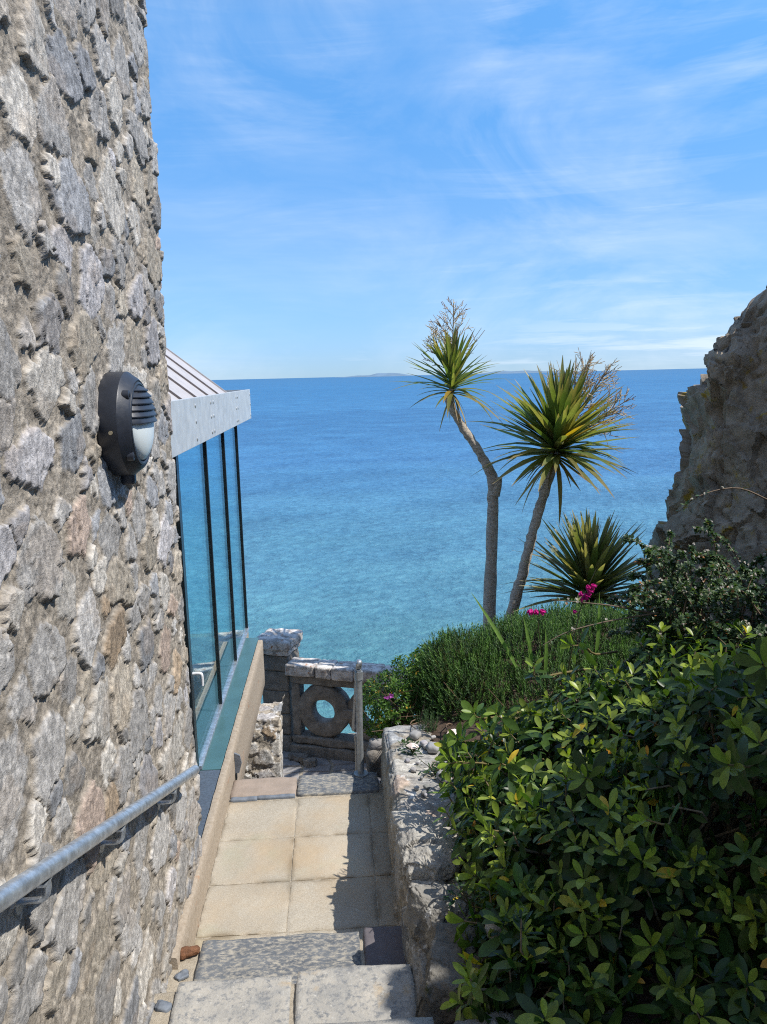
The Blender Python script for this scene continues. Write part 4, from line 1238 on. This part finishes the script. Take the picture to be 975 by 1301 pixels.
# the left palm: kinked, grey trunk
palm((1.575, Y1, -.6), [(1.56, Y1, -.9), (1.572, Y1, .13), (1.598, Y1, .95), (1.612, Y1, 1.45), (1.608, Y1, 1.66), (1.555, Y1, 1.80), (1.46, Y1, 1.97), (1.325, Y1, 2.17), (1.21, Y1, 2.36), (1.165, Y1, 2.48), (1.195, Y1, 2.60)],
     [.080, .074, .068, .064, .060, .056, .052, .048, .043, .039, .037], (-.02, -.1, 1), 92, .64, .023, 0, 84,
     'taller cabbage palm with a kinked trunk and sparse crown, left of its neighbour', GC, [4, 4, 3, 1.2, .3],
     stub=[(1.625, Y1 - .02, 1.50), (1.650, Y1 - .02, 1.60), (1.660, Y1 - .02, 1.69)], pan=[((1.20, Y1 + .04, 2.70), (.03, 0, 1), .74, 22), ((1.17, Y1 + .03, 2.70), (-.32, .1, 1), .5, 10)], seed=5, bend=.18)
Y2 = 7.7
palm((1.70, Y2, -.6), [(1.45, Y2, -.9), (1.755, Y2, .35), (1.855, Y2, .72), (1.95, Y2, 1.125), (2.06, Y2, 1.52), (2.15, Y2, 1.80), (2.185, Y2, 1.96)],
     [.080, .066, .060, .056, .054, .053, .055], (.05, -.14, 1), 175, .94, .039, 4, 84,
     'leaning cabbage palm with the broadest dense crown, in the middle of three', GC, [4, 4, 3, 1.6, .45],
     pan=[((2.25, Y2 + .05, 2.1), (.62, .1, .85), .86, 24), ((2.25, Y2 + .1, 2.05), (.85, .0, .50), .80, 20), ((2.2, Y2 + .15, 2.05), (.50, .2, 1.), .95, 22)], seed=8, bend=.16)
Y3 = 7.4
palm((2.46, Y3, -.4), [(2.46, Y3, -.6), (2.46, Y3, .1), (2.46, Y3, .40), (2.46, Y3, .52)],
     [.07, .07, .07, .06], (-.02, -.08, 1), 160, .96, .034, 16, 84,
     'low stemless cabbage palm tuft with pale leaf tips, beside the rock', [(.12, .155, .05), (.18, .195, .08), (.27, .25, .125), (.38, .32, .18), (.16, .15, .055)], [4, 4, 3, 1.4, 1.2],
     seed=12, bend=.25, tipc=(.45, .37, .25))

# ================================================================== ROSEMARY
NEEDLE = blade([0, .45, 1.], [.5, 1., .15], .1, -.1)
def shoots(L, P, D, length, nn, nl, nw, cols, wts, spread=.75):
    """upright stems set with narrow leaves; returns stems as paths"""
    m = len(P)
    s = np.tile(np.linspace(.08, 1, nn), (m, 1))
    az = np.arange(nn) * 2.39996 + rng.uniform(0, 6.3, (m, 1))
    a = unit(np.cross(D, np.array((.31, .2, .93)))); b = np.cross(D, a)
    length = np.broadcast_to(length, (m,))
    base = P[:, None] + D[:, None] * (s * length[:, None])[..., None]
    rad = np.cos(az)[..., None] * a[:, None] + np.sin(az)[..., None] * b[:, None]
    open_ = spread * (1.25 - .75 * s)[..., None] * rng.uniform(.7, 1.2, (m, nn, 1))
    d = unit(D[:, None] + rad * open_)
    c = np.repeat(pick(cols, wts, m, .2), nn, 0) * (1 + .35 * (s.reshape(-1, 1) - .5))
    S = (nl * rng.uniform(.75, 1.15, (m, nn)) * (1.1 - .35 * s)).ravel()
    L.put(NEEDLE, base.reshape(-1, 3), frames(d.reshape(-1, 3), np.repeat(D, nn, 0) + .01), S, c, wscale=np.full(m * nn, nw / nl))

def rosemary():
    global rng
    rng = np.random.default_rng(31)
    t = empty('rosemary_bush', (1.5, 5.9, .4), 'wide dense rosemary bush below the three palms', 'bush')
    E = [(.92, 5.55, .44, .40, .42, .40), (1.40, 5.60, .46, .55, .55, .44), (1.95, 5.60, .46, .60, .55, .46), (2.5, 5.65, .46, .55, .50, .46), (1.0, 5.30, .42, .40, .34, .32), (1.5, 5.15, .40, .55, .42, .36), (2.1, 5.1, .42, .60, .45, .40), (.76, 5.50, .40, .24, .30, .26), (1.9, 6.0, .35, .9, .5, .50)]
    L = Leaves()
    P, N = blob_points(E, 9500, .34)
    D = unit(N * .55 + np.array((0, -.05, .8)) + rng.normal(0, .22, P.shape))
    ln = rng.uniform(.08, .16, len(P))
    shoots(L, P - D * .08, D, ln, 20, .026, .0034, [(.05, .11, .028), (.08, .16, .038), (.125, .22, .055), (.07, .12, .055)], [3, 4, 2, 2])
    P, N = blob_points(E, 4200, .30, .86)
    D = unit(N * .7 + np.array((0, 0, .6)) + rng.normal(0, .3, P.shape))
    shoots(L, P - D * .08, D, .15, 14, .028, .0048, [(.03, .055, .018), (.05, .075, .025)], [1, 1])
    # browner, yellower front at the lower left
    P, N = blob_points([(.86, 5.42, .46, .24, .22, .28)], 420, .34)
    D = unit(N * .6 + np.array((-.1, -.1, .7)) + rng.normal(0, .2, P.shape))
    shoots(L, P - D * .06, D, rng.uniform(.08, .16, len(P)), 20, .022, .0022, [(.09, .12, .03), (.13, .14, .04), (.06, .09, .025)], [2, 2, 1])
    # lone sprigs at its foot
    P = np.column_stack([rng.uniform(.50, .62, 26), rng.uniform(4.92, 5.06, 26), np.full(26, .37)])
    shoots(L, P, unit(np.array((0, 0, 1.)) + rng.normal(0, .25, P.shape)), rng.uniform(.08, .17, 26), 24, .024, .0024, [(.05, .09, .035)], [1])
    L.build('foliage', M['needle'], t)
    W_ = Leaves(); paths = []
    for k in range(150):
        e = E[rng.integers(len(E))]
        p0 = np.array((e[0] + rng.uniform(-.25, .25), e[1] + rng.uniform(-.3, .1), .34)); dd = unit(rng.normal(size=3) + (0, -.5, .8))
        paths.append(smooth_path([p0, p0 + dd * .16 + rng.normal(0, .03, 3), p0 + dd * .34 + rng.normal(0, .06, 3)], 6))
    W_.tubes(paths, .006, .003, 4, (.17, .12, .085)); W_.build('branches', M['twig'], t, False)
rosemary()

# ================================================================== SMALL LEAVED SHRUB BEHIND THE POST
OVAL = blade([0, .3, .65, 1.], [.12, .8, .9, .1], .25, -.2)
def low_shrub():
    global rng
    rng = np.random.default_rng(41)
    t = empty('flowering_shrub', (.45, 5.5, .0), 'low bright green shrub with yellowing leaves behind the steel post', 'bush')
    E = [(.34, 5.52, .30, .24, .26, .27), (.55, 5.62, .38, .28, .26, .30), (.72, 5.72, .42, .25, .3, .30)]
    L = Leaves()
    for sh, n in ((1., 620), (.75, 320)):
        P, N = blob_points(E, n, .08, sh)
        D = unit(N * .8 + np.array((-.05, -.05, .45)) + rng.normal(0, .3, P.shape))
        m = len(P); nn = 10
        az = np.arange(nn) * 2.39996 + rng.uniform(0, 6.3, (m, 1))
        a = unit(np.cross(D, (.3, .2, .93))); b = np.cross(D, a)
        s = np.linspace(0, 1, nn)[None, :]
        d = unit(D[:, None] * (.25 + .9 * s[..., None]) + (np.cos(az)[..., None] * a[:, None] + np.sin(az)[..., None] * b[:, None]))
        base = P[:, None] - D[:, None] * (.06 * (1 - s))[..., None]
        c = pick([(.045, .10, .02), (.08, .16, .03), (.14, .22, .045), (.45, .27, .04)], [4, 4, 2, .45], m * nn)
        L.put(OVAL, base.reshape(-1, 3), frames(d.reshape(-1, 3), np.repeat(D, nn, 0) + .01), rng.uniform(.022, .038, m * nn), c, wscale=np.full(m * nn, .22))
    L.build('foliage', M['leaf'], t)
    W_ = Leaves(); W_.tubes([smooth_path([(.45 + rng.uniform(-.1, .1), 5.55, .05), rng.normal((.5, 5.5, .22), .1), rng.normal((.45, 5.42, .35), .14)], 6) for _ in range(40)], .005, .002, 4, (.14, .09, .06))
    W_.build('branches', M['twig'], t, False)
    F_ = Leaves()
    for c0 in ((.30, 5.27, .50), (.33, 5.27, .51)):
        d = unit(rng.normal(size=(7, 3)) + (0, -.6, .3))
        F_.put(OVAL, np.tile(c0, (7, 1)), frames(d, np.tile((0, -1., .3), (7, 1))), .022, np.tile((.50, .12, .45), (7, 1)), wscale=np.full(7, .35))
    F_.build('blossom', M['flower'], t)
low_shrub()

# ================================================================== BIG GLOSSY SHRUB
GLOSSY = blade([0, .15, .4, .65, .85, 1.], [.10, .45, .85, 1., .75, .12], .22, -.10)
def rosettes(L, P, D, nn, lsz, cols, wts, young, ypro, yellow=.01, w=.19):
    m = len(P)
    a = unit(np.cross(D, np.array((.31, .2, .93)))); b = np.cross(D, a)
    az = np.arange(nn) * 2.39996 + rng.uniform(0, 6.3, (m, 1))
    s = np.linspace(0, 1, nn)[None, :] * np.ones((m, 1))           # 0 oldest .. 1 innermost
    el = R(-8) + R(66) * s ** 1.4 + rng.normal(0, .16, (m, nn))
    rad = np.cos(az)[..., None] * a[:, None] + np.sin(az)[..., None] * b[:, None]
    d = np.cos(el)[..., None] * rad + np.sin(el)[..., None] * D[:, None]
    base = P[:, None] - D[:, None] * (.085 * (1 - s) ** 1.3)[..., None] + rad * .003
    S = lsz * (1.05 - .45 * s ** 1.5) * rng.uniform(.78, 1.2, (m, nn)) * rng.uniform(.68, 1.25, (m, 1))
    shade = np.repeat(pick(cols, wts, m, .18), nn, 0)
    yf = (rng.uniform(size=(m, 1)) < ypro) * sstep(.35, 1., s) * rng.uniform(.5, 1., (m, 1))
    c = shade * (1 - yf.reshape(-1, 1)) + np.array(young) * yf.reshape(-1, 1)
    yl = rng.uniform(size=m * nn) < yellow
    c[yl] = pick([(.55, .38, .04), (.50, .25, .03), (.40, .40, .06)], [2, 1, 2], int(yl.sum()))
    L.put(GLOSSY, base.reshape(-1, 3), frames(d.reshape(-1, 3), np.repeat(D, nn, 0) + .01), S.ravel(), c, wscale=w * rng.uniform(.85, 1.2, m * nn), curl=rng.normal(-.04, .12, m * nn))

def big_shrub():
    global rng
    rng = np.random.default_rng(51)
    t = empty('evergreen_shrub', (1.4, 3.1, .6), 'large dark glossy leaved evergreen shrub filling the lower right', 'bush')
    E = [(1.06, 3.70, .58, .46, .48, .42), (1.50, 3.72, .68, .60, .60, .48), (.82, 3.25, .64, .33, .40, .32), (1.15, 2.85, .62, .56, .5, .50), (1.75, 2.9, .85, .6, .7, .66), (.80, 2.72, .54, .28, .34, .30),
         (1.25, 2.25, .45, .50, .40, .38), (1.75, 2.2, .6, .5, .45, .5), (1.9, 3.7, .9, .5, .6, .5), (.72, 2.45, .50, .22, .28, .26), (.62, 2.62, .62, .16, .22, .16), (.60, 2.35, .60, .20, .26, .20)]
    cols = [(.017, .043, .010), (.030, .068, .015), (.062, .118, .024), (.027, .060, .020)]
    L = Leaves()
    P, N = blob_points(E, 1350, .40)
    D = unit(N * .75 + np.array((-.12, -.12, .5)) + rng.normal(0, .33, P.shape))
    P = P + N * rng.normal(.0, .035, (len(P), 1))
    keep = (P[:, 2] > .75 - .25 * np.clip(1.2 - P[:, 0], 0, 1)) | (P[:, 0] < .75) | (rng.uniform(size=len(P)) < .20) | (P[:, 1] > 3.1)
    P, D = P[keep], D[keep]
    rosettes(L, P, D, 10, .092, cols, [3, 4, 2, 2], (.34, .42, .06), .75, .016)  # young tips, their pale green also painting in sunlit brightness
    P2, N2 = blob_points(E, 800, .42, .82)
    k2 = (P2[:, 2] > .85) | (P2[:, 0] < .8) | (rng.uniform(size=len(P2)) < .35); P2, N2 = P2[k2], N2[k2]
    D2 = unit(N2 * .7 + np.array((0, 0, .4)) + rng.normal(0, .5, P2.shape))
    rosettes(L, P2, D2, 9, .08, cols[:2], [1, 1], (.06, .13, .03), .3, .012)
    # sprays that stand clear of the mass, close to the viewer
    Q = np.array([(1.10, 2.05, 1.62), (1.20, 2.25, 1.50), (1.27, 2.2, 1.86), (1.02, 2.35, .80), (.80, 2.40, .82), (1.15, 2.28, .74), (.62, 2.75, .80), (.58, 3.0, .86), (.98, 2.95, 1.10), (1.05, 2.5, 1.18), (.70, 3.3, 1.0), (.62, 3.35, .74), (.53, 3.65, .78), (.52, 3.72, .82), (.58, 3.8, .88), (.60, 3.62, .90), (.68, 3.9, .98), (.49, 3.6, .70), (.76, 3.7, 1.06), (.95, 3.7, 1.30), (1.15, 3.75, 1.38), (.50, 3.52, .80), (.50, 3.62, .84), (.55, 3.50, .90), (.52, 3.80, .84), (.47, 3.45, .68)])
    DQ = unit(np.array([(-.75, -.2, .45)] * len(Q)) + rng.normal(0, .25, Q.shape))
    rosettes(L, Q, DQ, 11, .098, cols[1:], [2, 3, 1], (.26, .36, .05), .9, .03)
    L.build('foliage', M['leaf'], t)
    W_ = Leaves(); paths = []
    idx = rng.choice(len(P), 380, replace=False)
    for p, d in zip(P[idx], D[idx]):
        root = np.array((rng.uniform(.95, 1.8), rng.uniform(2.7, 3.6), .45))
        root = root * .75 + np.array((p[0], p[1], .45)) * .25
        paths.append(smooth_path([root, root * .55 + p * .45 + (0, 0, -.06), p - d * .14, p], 10))
    W_.tubes(paths, .009, .0028, 5, (.19, .15, .10))
    for p, d in zip(Q, DQ):
        e = np.array((p[0] + .45, p[1] + .55, max(p[2] - .25, .6)))
        W_.tubes([smooth_path([e, (e + p) / 2 + (0, 0, -.03), p - d * .08, p], 10)], .008, .003, 5, (.16, .13, .06))
    W_.build('branches', M['twig'], t, False)
big_shrub()

# ================================================================== COTONEASTER, white flowered, in front of the rock
def cotoneaster():
    global rng
    rng = np.random.default_rng(61)
    t = empty('cotoneaster_bush', (2.0, 4.2, .9), 'twiggy white flowered bush with tiny leaves in front of the rock', 'bush')
    paths = []
    for k in range(240):
        p0 = np.array((rng.uniform(1.85, 2.6), rng.uniform(3.9, 4.6), rng.uniform(.8, 1.5)))
        d = unit(np.array((rng.uniform(-1.1, .5), rng.uniform(-.9, .5), rng.uniform(.2, 1.2))))
        l = rng.uniform(.22, .42)
        paths.append(smooth_path([p0, p0 + d * l * .5 + (0, 0, .05), p0 + d * l + (0, 0, -.03), p0 + d * l * 1.2 + (0, 0, -.09)], 14))
    # the bare twig reaching left over the rosemary
    for q in ([(1.75, 4.1, 1.42), (1.45, 4.05, 1.40), (1.22, 4.02, 1.36), (1.08, 4.0, 1.30)], [(1.75, 4.15, 1.40), (1.5, 4.1, 1.47), (1.3, 4.1, 1.50), (1.15, 4.1, 1.52)], [(2.6, 4.5, 1.95), (2.35, 4.45, 2.05), (2.1, 4.4, 2.02), (1.98, 4.4, 1.93)]):
        paths.append(smooth_path(q, 14))
    W_ = Leaves(); W_.tubes(paths, .0055, .002, 4, (.16, .12, .09)); W_.build('branches', M['twig'], t, False)
    L = Leaves(); F_ = Leaves()
    for i, p in enumerate(paths):
        bare = i >= len(paths) - 3
        n = 120 if not bare else 16
        s = rng.uniform(.15, 1, n) * (len(p) - 1.001); j = s.astype(int); f = (s - j)[:, None]
        q = p[j] * (1 - f) + p[j + 1] * f
        d = unit(rng.normal(size=(n, 3)) + (0, -.1, .35))
        c = pick([(.04, .075, .03), (.06, .10, .045), (.10, .14, .06), (.30, .13, .05)], [4, 4, 2, .2], n)
        L.put(OVAL, q + d * .004, frames(d, np.tile((0, -.3, 1.), (n, 1))), rng.uniform(.016, .030, n), c, wscale=np.full(n, .34))
        nf = 3 if not bare else 3
        s = rng.uniform(.35, 1, nf) * (len(p) - 1.001); j = s.astype(int)
        q = p[j] + rng.normal(0, .012, (nf, 3)) + (0, -.01, .015)
        for c0 in q:
            k = 6
            dd = unit(rng.normal(size=(k, 3)) + (-.1, -.4, .5))
            F_.put(OVAL, np.tile(c0, (k, 1)), frames(dd, np.tile((0, -.6, .8), (k, 1))), .009, np.tile((.52, .48, .42), (k, 1)), wscale=np.full(k, .55))
    L.build('foliage', M['leaf'], t); F_.build('blossom', M['flower'], t)
cotoneaster()

# ================================================================== GLADIOLI
def gladiolus(base, tip, flowers, label, leaves):
    global rng
    t = empty('gladiolus', base, label, 'flower', 'magenta gladioli over the rosemary')
    W_ = Leaves(); pth = smooth_path([base, (np.array(base) * .4 + np.array(tip) * .6) + np.array((-.02, 0, .05)), tip], 12)
    W_.tubes([pth], .005, .002, 5, (.10, .10, .05)); W_.build('stem', M['leaf'], t)
    for (x, y, z, s, dx) in flowers:
        F_ = Leaves(); k = 6
        az = np.arange(k) * 2 * math.pi / k
        ax = unit(np.array((dx, -.5, -.55))); a = unit(np.cross(ax, (0, 0, 1.))); b = np.cross(ax, a)
        d = unit(ax[None] * 1. + .55 * (np.cos(az)[:, None] * a + np.sin(az)[:, None] * b))
        F_.put(OVAL, np.tile((x, y, z), (k, 1)), frames(d, np.tile(-ax, (k, 1)) + .05), s, pick([(.62, .025, .26), (.50, .015, .20)], [2, 1], k), wscale=np.full(k, .30), curl=np.full(k, .15))
        F_.build('blossom', M['flower'], t)
    for (p, l, dv) in leaves:
        L = Leaves(); d = unit(np.array([dv], float))
        L.put(SWORD, np.array([p]), frames(d, np.array([(.3, -.8, .4)])), l, np.array([(.14, .23, .055)]), wscale=np.array([.014 / l]), curl=np.array([-.12]))
        L.build('leaf', M['leaf'], t)
gladiolus((1.30, 4.7, .75), (1.235, 4.7, 1.30), [(1.195, 4.7, 1.285, .045, -.5), (1.245, 4.69, 1.285, .045, .5), (1.215, 4.68, 1.29, .04, -.1)], 'drooping pair of magenta gladiolus blooms low over the rosemary',
          [((1.10, 4.72, .90), .55, (-.42, .1, .85)), ((1.28, 4.7, .85), .30, (.05, -.1, 1)), ((1.20, 4.72, .9), .32, (-.10, 0, 1))])
gladiolus((1.42, 4.7, .80), (1.60, 4.7, 1.53), [(1.46, 4.70, 1.27, .03, .3), (1.505, 4.70, 1.345, .042, .5), (1.525, 4.69, 1.375, .045, .5), (1.545, 4.69, 1.405, .045, .5), (1.565, 4.69, 1.435, .042, .6), (1.505, 4.69, 1.39, .04, -.2), (1.54, 4.68, 1.435, .036, .0)], 'tall spike of magenta gladiolus blooms in front of the low palm',
          [((1.62, 4.75, .9), .45, (.12, 0, 1))])

# low plant on the bed
def low_plant(x, y, z, s, label, seed):
    global rng
    rng = np.random.default_rng(seed)
    t = empty('bed_plant', (x, y, z), label, 'plant', 'small plants on the bed')
    P = np.column_stack([rng.normal(x, s * .5, 9), rng.normal(y, s * .5, 9), rng.uniform(z + .04, z + s, 9)])
    L = Leaves(); D = unit(np.tile((0, 0, 1.), (9, 1)) + rng.normal(0, .35, (9, 3)))
    rosettes(L, P, D, 9, .042, [(.03, .07, .035), (.05, .09, .04)], [1, 1], (.1, .15, .06), .2, .02, .17); L.build('foliage', M['leaf'], t)
    W_ = Leaves(); W_.tubes([[(x, y, z), (np.array((x, y, z)) + p) / 2 + .004, p] for p in P], .004, .002, 4, (.1, .09, .05)); W_.build('stem', M['twig'], t, False)
low_plant(.53, 4.30, .41, .14, 'small dark leaved plant growing among the pebbles', 71)
low_plant(.50, 2.93, .56, .10, 'small dark plant growing between the two boulders', 72)
low_plant(.42, 4.62, .40, .07, 'tiny seedling beside the pinkish scallop shell', 73)
